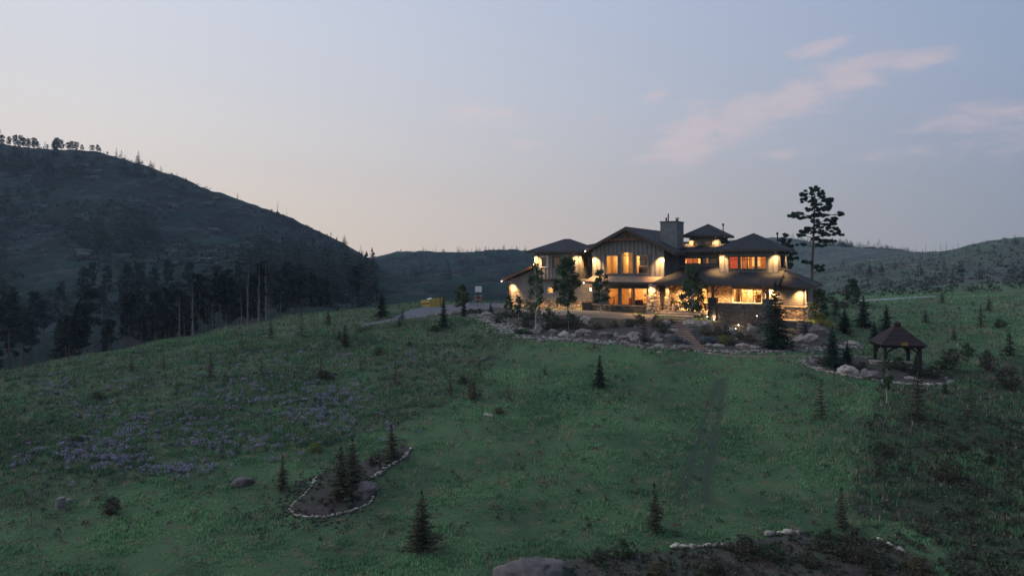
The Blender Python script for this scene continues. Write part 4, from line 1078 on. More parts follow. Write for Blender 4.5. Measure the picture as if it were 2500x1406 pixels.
# ---- middle set-back wall
opM = [W(1673, 1710, 631, 643, 2.0), W(1715, 1751, 631, 643, 2.0)]
wall(('f', 2.0), uC1, uD0, 3.9, ZE-.2, opM, 'siding', m='trimdark') if False else wall(('f', 2.0), uC1, uD0+.2, 3.9, ZE-.2, opM, 'trimdark')
for o in opM: window(('f', 2.0), *o, cols=2, fm='frame_dk', fr=.04)
b = MB(fmap(('f', 2.0))); b.box(c1, uD0, 4.72, 4.80, .002, .10); b.build('ledge', M['lap'], house)
# ---- small roof tower
opT = [W(1693, 1710, 590, 600, 4), W(1719, 1740, 590, 600, 4)]
zT = 8.0
wall(('f', 4), uT0, uT1, 6.5, zT, opT, 'siding', style='batten'); wall(('s', uT1), 4.18, 7.9, 6.5, zT, [(5.0, 6.4, opT[0][2], opT[0][3])], 'siding', style='batten')
wall(('l', uT0), 4.18, 7.9, 6.5, zT, (), 'siding'); wall(('b', 7.9), uT0, uT1, 6.5, zT, (), 'siding')
for o in opT: window(('f', 4), *o, cols=2, rows=2, fm='frame')
window(('s', uT1), 5.0, 6.4, opT[0][2], opT[0][3], fm='frame_dk')
hip(uT0-.6, uT1+.6, 3.4, 8.5, zT+.05, 9.3, ((uT0+uT1)/2, 5.75), ((uT0+uT1)/2, 6.15))
def vent(u, w, z, h):
    b = MB(); b.tube([(u, w, z), (u, w, z+h)], .055, 7); b.tube([(u, w, z+h), (u, w, z+h+.22)], .11, 8); b.build('vent_pipe', M['metal'], house)
vent(uT1+.15, 5.3, 8.35, .75); 
# ---- right upper block
opD = [W(1780, 1801, 628, 656, 0), W(1808, 1842, 628, 656, 0), W(1849, 1870, 628, 656, 0)]
zD = 3.95
wall(('f', 0), uD0, uD1, zD, ZE, opD, 'siding', style='batten')
sD = (1.4, 2.9, opD[0][2], opD[0][3])
wall(('s', uD1), .18, 5.5, zD, ZE, [sD], 'siding', style='batten'); wall(('l', uD0), .18, 5.5, zD, ZE, (), 'siding'); wall(('b', 5.5), uD0, uD1, zD, ZE, (), 'siding')
for k, o in enumerate(opD): window(('f', 0), *o, cols=2 if k == 1 else 1, fm='frame_dk', transom=o[3]-.22)
window(('s', uD1), *sD, fm='frame_dk')
b = MB(fmap(('f', 0))); b.box(opD[0][0]-.08, opD[2][1]+.08, opD[0][2]-.55, opD[0][2]-.09, .002, .036); b.build('trim', M['trimdark'], house)
hip(uD0-.68, uD1+.68, -.68, 6.2, ZE, 8.08, ((uD0+uD1)/2, 2.65), ((uD0+uD1)/2, 2.95))
vent(uD1-.6, 3.4, 7.2, .75); vent(c0-.25, 3.0, 7.75, .3)
# ---- long lower roof over the terrace
def porch_z(w): return 3.2+(w+3.4)*.295
b = MB(); roof_slab(b, [(18.35, -3.4, 3.06), (30.0, -3.4, 3.06), (30.0, 2.0, porch_z(2)-.14), (20.0, 2.0, porch_z(2)-.14)], .14); pr = b.build('roof', M['roof'], house)
b = MB(); b.box(18.3, 30.05, -3.46, -3.4, 2.92, 3.21); b.build('fascia', M['fascia'], pr)
b = MB(); b.hexa([(30.0, -3.4, 2.98), (30.06, -3.4, 2.98), (30.06, 0, porch_z(0)-.2), (30.0, 0, porch_z(0)-.2)], [(30.0, -3.4, 3.22), (30.06, -3.4, 3.22), (30.06, 0, porch_z(0)+.02), (30.0, 0, porch_z(0)+.02)]); b.build('rake_board', M['fascia'], pr)
b = MB(); b.box(18.4, 29.9, -3.35, 1.0, 2.98, 3.0); b.build('soffit', M['timber'], pr)
# ---- right lower wing
uE0, uE1 = UU(1868, -1.0), UU(1962, -1.0)
wall(('f', -1.0), uE0, uE1, 1.08, 3.0, (), 'trimdark', style='lap')
sE = (.6, 2.6, 1.35, 2.75)
wall(('s', uE1), -.82, 4.6, 1.08, 3.0, [sE], 'trimdark', style='lap'); window(('s', uE1), *sE, cols=2, fm='white')
wall(('b', 9.5), uC1, uE1-2.5, -.5, 3.0, (), 'lap'); wall(('b', 9.5), uE1-2.5, uE1, -.5, 2.9, (), 'lap'); wall(('s', uE1-.3), 4.6, 9.5, -.8, 3.0, (), 'lap')
wall(('b', 9.5), 0, uC1, -.5, 6.3, (), 'lap')
b = MB(); b.box(uE0, uE1+.14, -1.14, 4.6, 1.0, 1.08); b.build('water_table', M['paver'], house)
wall(('f', -1.0), uE0, uE1, -1.3, 1.0, (), 'mortar', name='stone_base'); sb = bpy.data.objects.get('stone_base.002')
stones([(uE0, -1.001, -1.1), (uE1, -1.001, -1.1), (uE1, -1.001, .97), (uE0, -1.001, .97)], sb, 'stone_w', .36, 12, proud=.08, separate=True)
wall(('s', uE1), -.82, 4.6, -1.3, 1.0, (), 'mortar', name='stone_base'); sb = bpy.data.objects.get('stone_base.003')
stones([(uE1+.001, -1.0, -1.1), (uE1+.001, 4.6, -1.1), (uE1+.001, 4.6, .97), (uE1+.001, -1.0, .97)], sb, 'stone_w', .34, 13, proud=.07)
b = MB()
a_ = (29.95, -1.75, 3.02); e1, e2, e3 = (uE1+.95, -1.75, 3.02), (uE1+.95, 5.4, 3.02), (29.4, 5.4, 3.02); t1, t2 = (29.45, .6, 4.55), (29.45, 3.4, 4.55)
b.face(a_, e1, t1); b.face(e1, e2, t2, t1); b.face(e2, e3, t2); b.face(a_, t1, (29.0, .6, 4.55), (29.0, -1.75, 3.02))
er = b.build('roof', M['roof'], house)
b = MB(); b.box(30.06, e1[0]+.04, -1.80, -1.75, 2.82, 3.03); b.box(e1[0], e1[0]+.05, -1.75, 5.4, 2.82, 3.03); b.build('fascia', M['fascia'], er)
b = MB(); b.box(29.5, e1[0], -1.75, 5.4, 2.86, 2.88); b.build('soffit', M['fascia'], er)
b = MB(); b.tube([e1, t1], .05, 5); b.tube([e2, t2], .05, 5); b.build('ridge_cap', M['roof'], er)
# ---- terrace walls (lit stone behind the porch)
kw = W(1791, 1859, 708, 738, .8)
dw = (19.6, 22.2, .45, 2.75)
wall(('f', .8), uC1, uE0+.2, -.2, 3.3, [kw, (21.5, 22.6, .42, 2.55)], 'mortar', name='stone_wall'); sb = bpy.data.objects['stone_wall']
for q0, q1, r0_, r1_, sd in ((uC1+.02, 21.4, .4, 2.95, 21), (22.7, kw[0]-.35, .4, 2.95, 22), (kw[1]+.35, uE0, .4, 2.95, 23), (kw[0]-.3, kw[1]+.3, .4, kw[2]-.15, 24)):
    stones([(q0, .799, r0_), (q1, .799, r0_), (q1, .799, r1_), (q0, .799, r1_)], sb, 'stone_w', .3, sd, proud=.05)
kwin = window(('f', .8), *kw, cols=4, fm='white', transom=kw[3]-.28, fr=.10)
for a, b_ in ((kw[0]-.34, kw[0]-.11), (kw[1]+.11, kw[1]+.34)):
    t_ = MB(fmap(('f', .8))); t_.box(a, b_, .4, 2.95, .005, .08); t_.build('trim', M['lap'], house)
wall(('s', uC1), -1.4, .8, 0, 3, (), 'mortar', name='stone_wall'); stones([(uC1+.002, -1.4, .4), (uC1+.002, .8, .4), (uC1+.002, .8, 2.95), (uC1+.002, -1.4, 2.95)], bpy.data.objects['stone_wall.001'], 'stone_w', .3, 31, proud=.06)
# glazed terrace door
dr = window(('f', .8), 21.56, 22.54, .46, 2.5, fm='frame', name='terrace_door'); t_ = MB(fmap(('f', .8))); t_.box(21.65, 21.7, 1.4, 1.5, -.03, .09); t_.build('handle', M['galv'], dr)
# ---- tapered stone pier at the gable corner, stones one by one
def pier(u, w, b0, b1, z0, z1, zm, tm, name, seed, m='stone_w', rowh=.3, sides=('f', 's', 'l'), sep=True):
    core = MB(); core.hexa([(u-b0/2, w-b0/2, z0), (u+b0/2, w-b0/2, z0), (u+b0/2, w+b0/2, z0), (u-b0/2, w+b0/2, z0)], [(u-b1/2, w-b1/2, z1), (u+b1/2, w-b1/2, z1), (u+b1/2, w+b1/2, z1), (u-b1/2, w+b1/2, z1)])
    o = core.build(name, M['mortar'], house)
    f = lambda sx, sy, b, z: (u+sx*b/2, w+sy*b/2, z)
    Q = {'f': [f(-1, -1, b0, z0), f(1, -1, b0, z0), f(1, -1, b1, z1), f(-1, -1, b1, z1)], 's': [f(1, -1, b0, z0), f(1, 1, b0, z0), f(1, 1, b1, z1), f(1, -1, b1, z1)], 'l': [f(-1, 1, b0, z0), f(-1, -1, b0, z0), f(-1, -1, b1, z1), f(-1, 1, b1, z1)]}
    for k, s in enumerate(sides): stones(Q[s], o, m, rowh, seed+k, separate=sep and s == 'f', proud=.07)
    return o
up = UU(1596, -2.5)
pier(up, -2.5, 1.2, .72, -.3, 3.0, 0, 0, 'stone_pier', 51)
up2 = UU(1616, -2.9)+.12
pier(up2+.25, -2.1, .75, .5, -.1, 1.75, 0, 0, 'stone_pier', 57)
b = MB(); b.box(up2+.07, up2+.43, -2.28, -1.92, 1.75, 3.0); b.build('porch_post', M['lap'], house)
b = MB(); b.tube([(up2+.43, -2.1, 2.1), (up2+1.15, -2.1, 2.9)], .08, 4); b.build('knee_brace', M['timber'], house)
# porch posts on the terrace wall
ua, ub = UU(1741, -3.1), UU(1874, -3.1)
for u_, sg in ((ua, 1), (ub, -1)):
    b = MB(); b.box(u_-.13, u_+.13, -3.13-.13, -3.13+.13, 1.8, 3.0); b.build('porch_post', M['timber'], house)
    b = MB(); b.tube([(u_+sg*.1, -3.13, 2.3), (u_+sg*.35, -3.13, 2.7), (u_+sg*.75, -3.13, 2.93)], .075, 4); b.build('knee_brace', M['timber'], house)
# ---- terrace: floor, front wall, steps
b = MB(); b.box(uC1, uE0, -2.9, .8, .2, .42); b.build('terrace_floor', M['paver'], house)
b = MB(); b.box(uC1, 24.2, -2.9, -2.6, -.6, .2); b.build('terrace_base', M['mortar'], house)
for k, (w0_, z0_) in enumerate(((-3.4, .22), (-4.05, .02), (-4.8, -.18))):
    b = MB(); b.box(up2-.35+.12*k, 22.9-.55*k, w0_, w0_+.66 if k else -2.9, z0_-.18, z0_); b.build('terrace_step', M['paver'], house)
    b = MB(); b.box(up2-.30+.12*k, 22.85-.55*k, w0_+.06, w0_+.1, z0_-.5, z0_-.18); b.build('step_riser', M['fascia'], house)
tw = empty('terrace_wall', 'dark fieldstone terrace wall with two square piers in front of the lit kitchen window', 'wall', (HO[0], HO[1], 0), HROT)
def twm(name, mbx, m, par=tw): return mbx.build(name, M[m], par)
u0, u1 = UU(1745, -3.3), UU(1866, -3.3)
b = MB(); b.box(u0, u1, -3.3, -2.95, -1.3, 1.28); wl_ = twm('wall_core', b, 'mortar')
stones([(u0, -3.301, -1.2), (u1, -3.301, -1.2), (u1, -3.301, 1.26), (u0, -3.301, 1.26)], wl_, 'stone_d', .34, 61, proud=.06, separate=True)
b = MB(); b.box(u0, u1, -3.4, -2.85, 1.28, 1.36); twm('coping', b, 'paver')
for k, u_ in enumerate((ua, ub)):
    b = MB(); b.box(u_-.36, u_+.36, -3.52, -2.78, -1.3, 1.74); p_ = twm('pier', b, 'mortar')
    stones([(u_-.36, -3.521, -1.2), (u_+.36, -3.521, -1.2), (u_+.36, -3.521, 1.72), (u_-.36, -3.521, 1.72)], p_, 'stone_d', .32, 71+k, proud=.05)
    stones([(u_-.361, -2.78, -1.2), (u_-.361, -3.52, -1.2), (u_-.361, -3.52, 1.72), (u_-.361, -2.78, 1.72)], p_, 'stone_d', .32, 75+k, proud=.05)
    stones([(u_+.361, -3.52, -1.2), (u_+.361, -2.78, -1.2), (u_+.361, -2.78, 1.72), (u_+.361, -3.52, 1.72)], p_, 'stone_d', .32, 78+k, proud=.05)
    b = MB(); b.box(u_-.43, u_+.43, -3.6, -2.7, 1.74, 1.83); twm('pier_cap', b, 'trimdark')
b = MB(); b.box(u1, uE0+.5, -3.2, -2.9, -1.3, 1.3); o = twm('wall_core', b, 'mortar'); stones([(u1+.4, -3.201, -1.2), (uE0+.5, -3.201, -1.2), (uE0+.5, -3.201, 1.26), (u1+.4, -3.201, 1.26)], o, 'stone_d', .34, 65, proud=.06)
b = MB(); b.box(uE0+.2, uE0+.5, -2.9, -1.0, -1.3, 1.3); twm('wall_core', b, 'stone_d')
b = MB(); b.box(uE0+.9, uE1+.1, -2.3, -1.1, -.28, -.14); lg = b.build('stone_ledge', M['paver'], house)
b = MB(); b.box(uE0+.9, uE1+.05, -2.2, -1.1, -1.4, -.28); b.build('ledge_wall', M['trimdark'], house)

# ---- rooms behind the windows
def dk(o, extra=.3): return (o[0]-extra, o[1]+extra)
# upper gable room: three bays
r = room(opU[0][0]-.5, opU[2][1]+.5, -1.3, 2.4, 3.75, 6.35, lamps=[(opU[0][1]-.35, -.2, 5.5, 34), (opU[1][0]+.9, .9, 5.6, 62), (opU[2][0]+.7, .4, 5.7, 52)])
def fill(name, m, a0, a1, w0, w1, z0, z1, par=None): b = MB(); b.box(a0, a1, w0, w1, z0, z1); return b.build(name, M[m], par or r)
fill('closet_door', 'wall_in', opU[0][0]-.1, (opU[0][0]+opU[0][1])/2-.01, .5, .56, 3.76, 6.1); fill('closet_door', 'wall_in', (opU[0][0]+opU[0][1])/2+.01, opU[0][1]-.25, .5, .56, 3.76, 6.1)
fill('partition', 'wall_in_lt', opU[1][0]-.3, opU[1][0]+.02, -1.0, .5, 3.76, 6.3)
fill('partition', 'wall_in_lt', opU[2][0]-.45, opU[2][0]-.35, -.8, 2.2, 3.76, 6.3)
b = MB(); b.hexa([(opU[1][0]+.35, .3, 3.76), (opU[1][0]+.47, .3, 3.76), (opU[1][0]+.47, .36, 3.76), (opU[1][0]+.35, .36, 3.76)], [(opU[1][0]+.75, .3, 5.0), (opU[1][0]+.87, .3, 5.0), (opU[1][0]+.87, .36, 5.0), (opU[1][0]+.75, .36, 5.0)]); b.build('stair_rail', M['white'], r)
fill('wainscot', 'wood_in', opU[1][0]+.55, opU[1][1]+.3, .9, .98, 3.76, 4.75)
fill('hanging_blind', 'curtain', opU[1][0]+.6, opU[1][1]-.05, 1.2, 1.24, 4.8, 6.1)
fill('cabinet', 'wood_in', opU[2][0]-.05, opU[2][1]+.3, -.55, -.15, 3.76, 4.75)
shf = fill('shelf_unit', 'wall_in_lt', opU[2][0]-.05, opU[2][1]+.2, -.25, -.20, 4.8, 6.0)
for k in range(4):
    z = 4.8+.3*k; fill('shelf', 'wood_in', opU[2][0]-.05, opU[2][1]+.2, -.55, -.25, z, z+.03)
    x = opU[2][0]
    while x < opU[2][1]: w_ = rnd.uniform(.06, .16); fill('shelf_item', 'book', x, x+w_*.8, -.5, -.3, z+.03, z+rnd.uniform(.1, .23)); x += w_+rnd.uniform(.0, .06)
fill('shelf_side', 'wood_in', (opU[2][0]+opU[2][1])/2-.02, (opU[2][0]+opU[2][1])/2+.02, -.56, -.25, 4.8, 6.0)
b = MB(); b.lathe([(.02, 5.45), (.1, 5.5), (.13, 5.6), (.1, 5.7), (.02, 5.75)], opU[0][1]-.3, .1, 10); b.build('globe_lamp', emis('globe', (1, .8, .5), 4), r)
# lower gable room
r = room(opL[0][0]-.9, opL[2][1]+.4, -1.3, 3.4, .42, 2.85, lamps=[(opL[0][1], .2, 2.4, 34), (opL[1][0]+.9, 1.4, 2.3, 62), (opL[2][0]+.8, 1.0, 2.4, 70)])
for k in range(7): fill('stair_tread', 'wood_in', opL[0][0]-.4+.0*k, opL[0][0]+.55, .2+.2*k, .45+.2*k, .55+.18*k, .6+.18*k)
fill('newel_post', 'wood_in', opL[0][1]-.35, opL[0][1]-.25, 0, .1, .43, 2.0); fill('newel_post', 'wood_in', opL[0][0]-.1, opL[0][0], .1, .2, .43, 1.5)
fill('wood_column', 'wood_in', opL[1][0]+.1, opL[1][0]+.45, .5, .8, .43, 2.8); fill('display_case', 'wall_in_lt', opL[1][0]+.14, opL[1][0]+.36, .46, .5, 1.35, 2.4)
fill('window_blind', 'white', opL[1][1]-.5, opL[1][1]-.1, 3.30, 3.38, 1.2, 2.5); fill('window_blind', 'white', opL[2][0]+.2, opL[2][0]+.55, 3.30, 3.38, 1.2, 2.5)
fill('counter', 'wood_dk', opL[1][0]+.5, opL[1][1]+.1, .3, .8, .43, 1.15); fill('armchair_back', 'wood_dk', opL[2][0], opL[2][0]+.5, -.6, -.2, .43, 1.25); fill('armchair_seat', 'fabric', opL[2][0]+.1, opL[2][0]+.9, -.3, .4, .43, .95); fill('table', 'wood_dk', opL[2][1]-.3, opL[2][1]+.2, .4, 1.2, .43, 1.0)
for x in (opL[1][1]-.35, opL[2][0]+.55):
    b = MB(); b.lathe([(.12, 1.55), (.17, 1.56), (.11, 1.9)], x, .2, 10); b.build('lamp_shade', M['fabric'], r); b = MB(); b.lathe([(.07, 1.1), (.03, 1.3), (.02, 1.55)], x, .2, 8); b.build('lamp_base', M['wood_dk'], r)
fill('picture_frame', 'wood_dk', opL[2][1]-.75, opL[2][1]-.35, 3.3, 3.36, 1.9, 2.4)
# kitchen behind the terrace window
r = room(kw[0]-.4, kw[1]+.4, 1.0, 4.4, .42, 2.95, m='wall_in_lt', lamps=[(kw[0]+.8, 2.4, 2.6, 48), (kw[1]-.9, 2.4, 2.6, 58)])
fill('tall_cabinet', 'wall_in_lt', kw[0]+.2, kw[0]+1.0, 3.2, 4.2, .43, 2.5); fill('cabinet_door', 'wood_in', kw[0]+.15, kw[0]+.5, 2.2, 2.3, .43, 2.4); fill('refrigerator', 'white', (kw[0]+kw[1])/2-.5, (kw[0]+kw[1])/2+.05, 3.1, 4.0, .43, 2.4)
for k in range(4): fill('shelf_item', 'book', (kw[0]+kw[1])/2+.12, (kw[0]+kw[1])/2+.35, 3.2, 3.6, 1.2+.3*k, 1.4+.3*k)
fill('wood_panel', 'wood_in', (kw[0]+kw[1])/2+.08, (kw[0]+kw[1])/2+.42, 3.62, 3.7, .43, 2.5); fill('range_hood', 'galv', kw[1]-1.0, kw[1]-.1, 3.6, 4.2, 1.9, 2.3); fill('counter', 'wood_dk', kw[0]+1.2, kw[1]+.2, 3.4, 4.2, .43, 1.35)
r = room(20.9, 23.2, 1.0, 3.2, .42, 2.9, m='wall_in_lt', power=46); fill('cabinet', 'wood_in', 22.0, 22.6, 2.6, 3.1, .43, 1.6)
# bedroom of the right block
r = room(opD[0][0]-.3, opD[2][1]+.3, .2, 3.4, 4.3, 6.2, lamps=[(opD[0][0]+.4, 1.5, 5.5, 60), (opD[1][0]+.7, 1.8, 5.5, 60), (opD[2][0]+.4, 1.6, 5.5, 46)])
fill('partition', 'wall_in', opD[1][0]-.15, opD[1][0]-.05, .2, 3.3, 4.31, 6.15)
fill('red_curtain', 'redcurtain', opD[0][0]-.2, opD[0][1]+.1, .5, .56, 4.31, 6.15)
for a, b_ in ((opD[1][0], (opD[1][0]+opD[1][1])/2-.05), ((opD[1][0]+opD[1][1])/2+.05, opD[1][1]-.3), (opD[2][0]+.2, opD[2][1])): fill('blind', 'curtain', a, b_, .42, .45, 4.5, 6.1)
# landing behind the set-back windows
r = room(opM[0][0]-.2, opM[1][1]+.2, 2.2, 3.9, 4.7, 6.1, lamps=[(opM[0][0]+.6, 3.2, 5.4, 50)]); fill('blind', 'curtain', opM[0][0], opM[0][1]-.3, 2.4, 2.43, 5.0, 5.6); fill('partition', 'wall_in', opM[1][0]-.1, opM[1][0], 2.2, 3.8, 4.71, 6.0)
# tower, left rooms (mostly dark), small lower-left window, side window
r = room(uT0+.2, uT1-.2, 4.2, 7.6, 6.6, 7.9, power=2.5); r = room(uB0+.2, uB1-.25, -.1, 2.0, 3.4, 6.2, power=1.5)
fill('curtain', 'white', opB[0][0]+.4, opB[0][1]-.05, .0, .04, 4.5, 6.0)
r = room(uB1-1.9, uB1-.22, 1.0-.0, 2.7, 3.4, 6.2, power=1) if False else None
r = room(lw[0]-.3, lw[1]+.6, .2, 2.2, .9, 2.9, m='wall_in_lt', power=26)
light((uB1-.9, 2.3, 5.4), 26)

# ---- exterior lamps
for u_, w_, z_, e_, fc in ((uB0+.22, -.88, ZE-.2, 20, 'f'), (uB1-.25, -.88, ZE-.2, 20, 'f'), (uB1+.55, .1, ZE-.2, 26, 's'), (uC0+.25, -2.08, 6.05, 26, 'f'), (uC1-.25, -2.08, 6.05, 28, 'f'),
                       (uT0+.2, 3.52, zT-.16, 9, 'f'), (uT1-.25, 3.52, zT-.16, 10, 'f'), (uT1+.48, 4.3, zT-.16, 9, 's'), (uT0-.45, 4.6, zT-.16, 7, 'l'), (uD0+.22, -.58, ZE-.21, 24, 'f'), (uD0-.55, .5, ZE-.21, 22, 'l'), (uD1-.22, -.58, ZE-.21, 26, 'f'), (uD1+.55, .35, ZE-.21, 24, 's'), (uD1+.55, 4.4, ZE-.21, 22, 's'),
                       (uE1-.25, -1.58, 2.85, 28, 'f'), (uE1+.55, 0.0, 2.85, 28, 's'), (.3, -.54, 2.9, 24, 'f'), (-.45, .4, 2.95, 12, 'l')):
    downlight(u_, w_, z_, e_*rnd.uniform(.7, 1.0)*(.75 if u_ > uD0-1 else 1), {'f': (0, .34, -1), 's': (-.34, 0, -1), 'l': (.34, 0, -1)}[fc], 96)
def lantern(u, w, z, e=14, r=.5):
    b = MB(); b.box(u-.08, u+.08, w-.08, w+.08, z+.15, z+.19); b.box(u-.07, u+.07, w-.07, w+.07, z-.17, z-.14); b.tube([(u, w, z+.19), (u, w+.2, z+.26)], .015, 4)
    for a in (-.065, .065):
        for c in (-.065, .065): b.box(u+a-.008, u+a+.008, w+c-.008, w+c+.008, z-.14, z+.15)
    o = b.build('wall_lantern', M['metal'], house); g_ = MB(); g_.box(u-.05, u+.05, w-.05, w+.05, z-.13, z+.13); g_.build('lantern_glass', GLOW, o)
    light((u, w-.14, z), e, (1, .65, .33), .06)
lantern(uB0+.12, -.62, 5.0-.1, 7)
lantern(uC0-.35, -1.2, 2.25, 6); lantern(UU(1463, -1.75), -1.75, 2.45, 12)
def bulb(u, w, z, r=.055, e=3, m=GLOWW):
    b = MB(); b.lathe([(r*.3, z-r), (r*.85, z-r*.6), (r, z), (r*.85, z+r*.6), (r*.3, z+r)], u, w, 8); o = b.build('eave_bulb', m, house)
    if e: light((u, w-.12, z-.1), e, (1, .8, .6), .05)
bulb(-.80, -.75, 2.98); bulb(ap-eL-.05, -2.36, zap-eL*sl-.25); bulb(uC0-.5, -2.75, 3.0)
# floodlights washing the piers and porch
for u_, w_, z_, e_ in ((up-.1, -3.25, 2.85, 11), (up2+.3, -2.8, 2.9, 11), (uC1+1.4, -.2, 2.85, 34), (22.4, -.6, 2.85, 38), (24.6, -.9, 2.85, 22), (25.2, -1.0, 2.85, 26), (27.3, -1.0, 2.85, 30), (29.0, -1.4, 2.85, 22)):
    downlight(u_, w_, z_, e_*.8, size=140)
# low lamps that light the gravel and the left base
for u_, w_, e_ in ((1.0, -.7, 9), (3.8, -.8, 10), (6.5, -.9, 10), (9.3, -.9, 12), (uC0+1.2, -2.3, 5), (uC0+5.4, -2.5, 7)):
    b = MB(); b.tube([(u_, w_, -.05), (u_, w_, .32)], .02, 5); b.lathe([(.1, .30), (.03, .38)], u_, w_, 8); o = b.build('garden_lamp', M['metal'], None); o.location = (HO[0], HO[1], 0); o.rotation_euler = (0, 0, HROT)
    tag(o, {1.0: 'low black garden lamp at the left corner of the house', 3.8: 'low black garden lamp below the lap-sided left wall, before the aspens', 6.5: 'low black garden lamp left of the dense aspen by the left block', 9.3: 'low black garden lamp behind the dense aspen beside the planter box'}.get(u_, 'low black garden lamp on the gravel under the gable windows, ' + ('near the leafy left end' if u_ < uC0+3 else 'near the tapered pier')), 'garden lamp', 'garden lamps along the house')
    light((u_, w_, .26), e_*5, (1, .54, .2), .03)
# ------------------------------------------------------------------ garden stairs, furniture and fixtures
stair = empty('garden_staircase', 'long flight of reddish stone steps curving down from the terrace to the lawn', 'stairs', tuple(GND(1672, 800)))
SL = stair.location.copy()
NS = 12
for k in range(NS):
    f = k/(NS-1); xc = 1656+8*f+44*f*f; y = 786+65*f**.97; wd = (44-6*f)
    p = GND(xc, y+2); hw_ = wd/2*p.y/F; z = dz(p.x, p.y); b = MB()
    rr = random.Random(k); b.hexa([(-hw_, -.24, -.16), (hw_*rr.uniform(.9, 1.1), -.22, -.16), (hw_, .34, -.16), (-hw_*.95, .36, -.16)], [(-hw_, -.24, .07), (hw_*rr.uniform(.9, 1.1), -.22, .07), (hw_, .34, .07), (-hw_*.95, .36, .07)])
    b.build('step', M['tread'], stair, loc=(p.x-SL.x, p.y-SL.y, z+.08-SL.z), rz=-.35+.1*f)
def uw(u, w, z=0): x, y = hw(u, w); return (x, y, z)
FZ = .42
def at_uw(name, label, cat, u, w, z, rz=0, group=None): return empty(name, label, cat, uw(u, w, z), HROT+rz, group)
g_ = at_uw('barbecue_grill', 'black kettle-lidded barbecue grill at the left end of the lit terrace', 'grill', UU(1636, -1.9), -1.9, FZ)
b = MB(); b.box(-.42, .42, -.28, .28, .12, .78); b.build('cabinet', M['black'], g_); b = MB(); b.tube([(-.35, 0, .95), (.35, 0, .95)], [.30, .30], 12); b.build('lid', M['black'], g_)
b = MB(); b.box(-.75, -.43, -.25, .25, .76, .80); b.build('side_shelf', M['metal'], g_); b = MB(); b.box(.43, .7, -.25, .25, .76, .80); b.build('side_shelf', M['metal'], g_); b = MB(); b.tube([(-.3, -.34, 1.0), (.3, -.34, 1.0)], .02, 6); b.build('handle', M['galv'], g_)
for sx in (-.36, .36):
    for sy in (-.2, .2): b = MB(); b.tube([(sx, sy, 0), (sx, sy, .12)], .04, 6); b.build('leg', M['metal'], g_)
up_ = UU(1648, -2.3)
g_ = at_uw('planter_pot', 'round pale clay pot with leafy plant between grill and terrace chairs', 'planter', up_, -2.3, FZ)
b = MB(); b.lathe([(.18, 0), (.32, .12), (.36, .3), (.30, .5), (.33, .56), (.33, .58)], 0, 0, 16); b.build('pot', M['terra'], g_, True)
T = []; clump(T, (0, 0, .78), .42, 160, .12, random.Random(3), .7); obj('foliage', soup('foliage', T, M['dryshrub']), g_)
def chair(u, w, rz, label, grp=None, m='metal'):
    c = at_uw('patio_chair', label, 'chair', u, w, FZ, rz, grp)
    b = MB(); b.box(-.3, .3, -.28, .28, .40, .45); b.build('seat_frame', M[m], c); b = MB(); b.box(-.27, .27, -.25, .25, .45, .55); b.build('cushion', M['fabric'], c)
    b = MB(); b.hexa([(-.28, .26, .45), (.28, .26, .45), (.28, .31, .45), (-.28, .31, .45)], [(-.28, .36, 1.0), (.28, .36, 1.0), (.28, .40, 1.0), (-.28, .40, 1.0)]); b.build('backrest', M['fabric'], c)
    for sx in (-.28, .28):
        b = MB(); b.tube([(sx, -.26, 0), (sx, -.26, .62), (sx, .26, .64), (sx, .28, 0)], .02, 5); b.build('leg', M[m], c)
    return c
chair(UU(1662, -2.0), -1.3, 0, 'cushioned terrace chair just right of the planter pot, facing the lawn')
chair(UU(1680, -1.2), -.6, .3, 'cushioned terrace chair against the lit stone wall behind the coffee table')
chair(UU(1704, -1.6), -1.4, -1.3, 'cushioned terrace chair mostly hidden behind the terrace aspen')
g_ = at_uw('coffee_table', 'low dark coffee table with pale top on the lit terrace', 'table', UU(1672, -2.3), -2.3, FZ)
b = MB(); b.box(-.65, .65, -.35, .35, .38, .44); b.build('tabletop', M['paver'], g_)
for sx in (-.55, .55):
    for sy in (-.27, .27): b = MB(); b.box(sx-.03, sx+.03, sy-.03, sy+.03, 0, .38); b.build('leg', M['metal'], g_)
g_ = at_uw('dining_table', 'terrace dining table glimpsed behind the aspen by the door', 'table', UU(1712, -.6), -.6, FZ)
b = MB(); b.box(-.7, .7, -.45, .45, .70, .75); b.build('tabletop', M['wood_dk'], g_)
for sx in (-.6, .6): b = MB(); b.box(sx-.04, sx+.04, -.35, .35, 0, .7); b.build('leg', M['wood_dk'], g_)
g_ = at_uw('fire_bowl', 'small orange flame in a dark bowl on the terrace edge near the pier', 'fire bowl', UU(1722, -1.8), -1.8, FZ)
b = MB(); b.lathe([(.1, 0), (.12, .5), (.28, .72), (.3, .78)], 0, 0, 12); b.build('bowl', M['black'], g_); b = MB(); b.lathe([(.12, .78), (.14, .9), (.07, 1.05), (.01, 1.2)], 0, 0, 8); b.build('flame', emis('flame', (1, .25, .05), 4), g_)
g_ = at_uw('planter_box', 'square black planter box at the left foot of the gable wall', 'planter', uC0-.75, -1.0, -.05)
b = MB(); b.box(-.55, .55, -.35, .35, 0, .85); b.build('box', M['black'], g_); b = MB(); b.box(-.6, .6, -.4, .4, .85, .92); b.build('rim', M['timber'], g_)
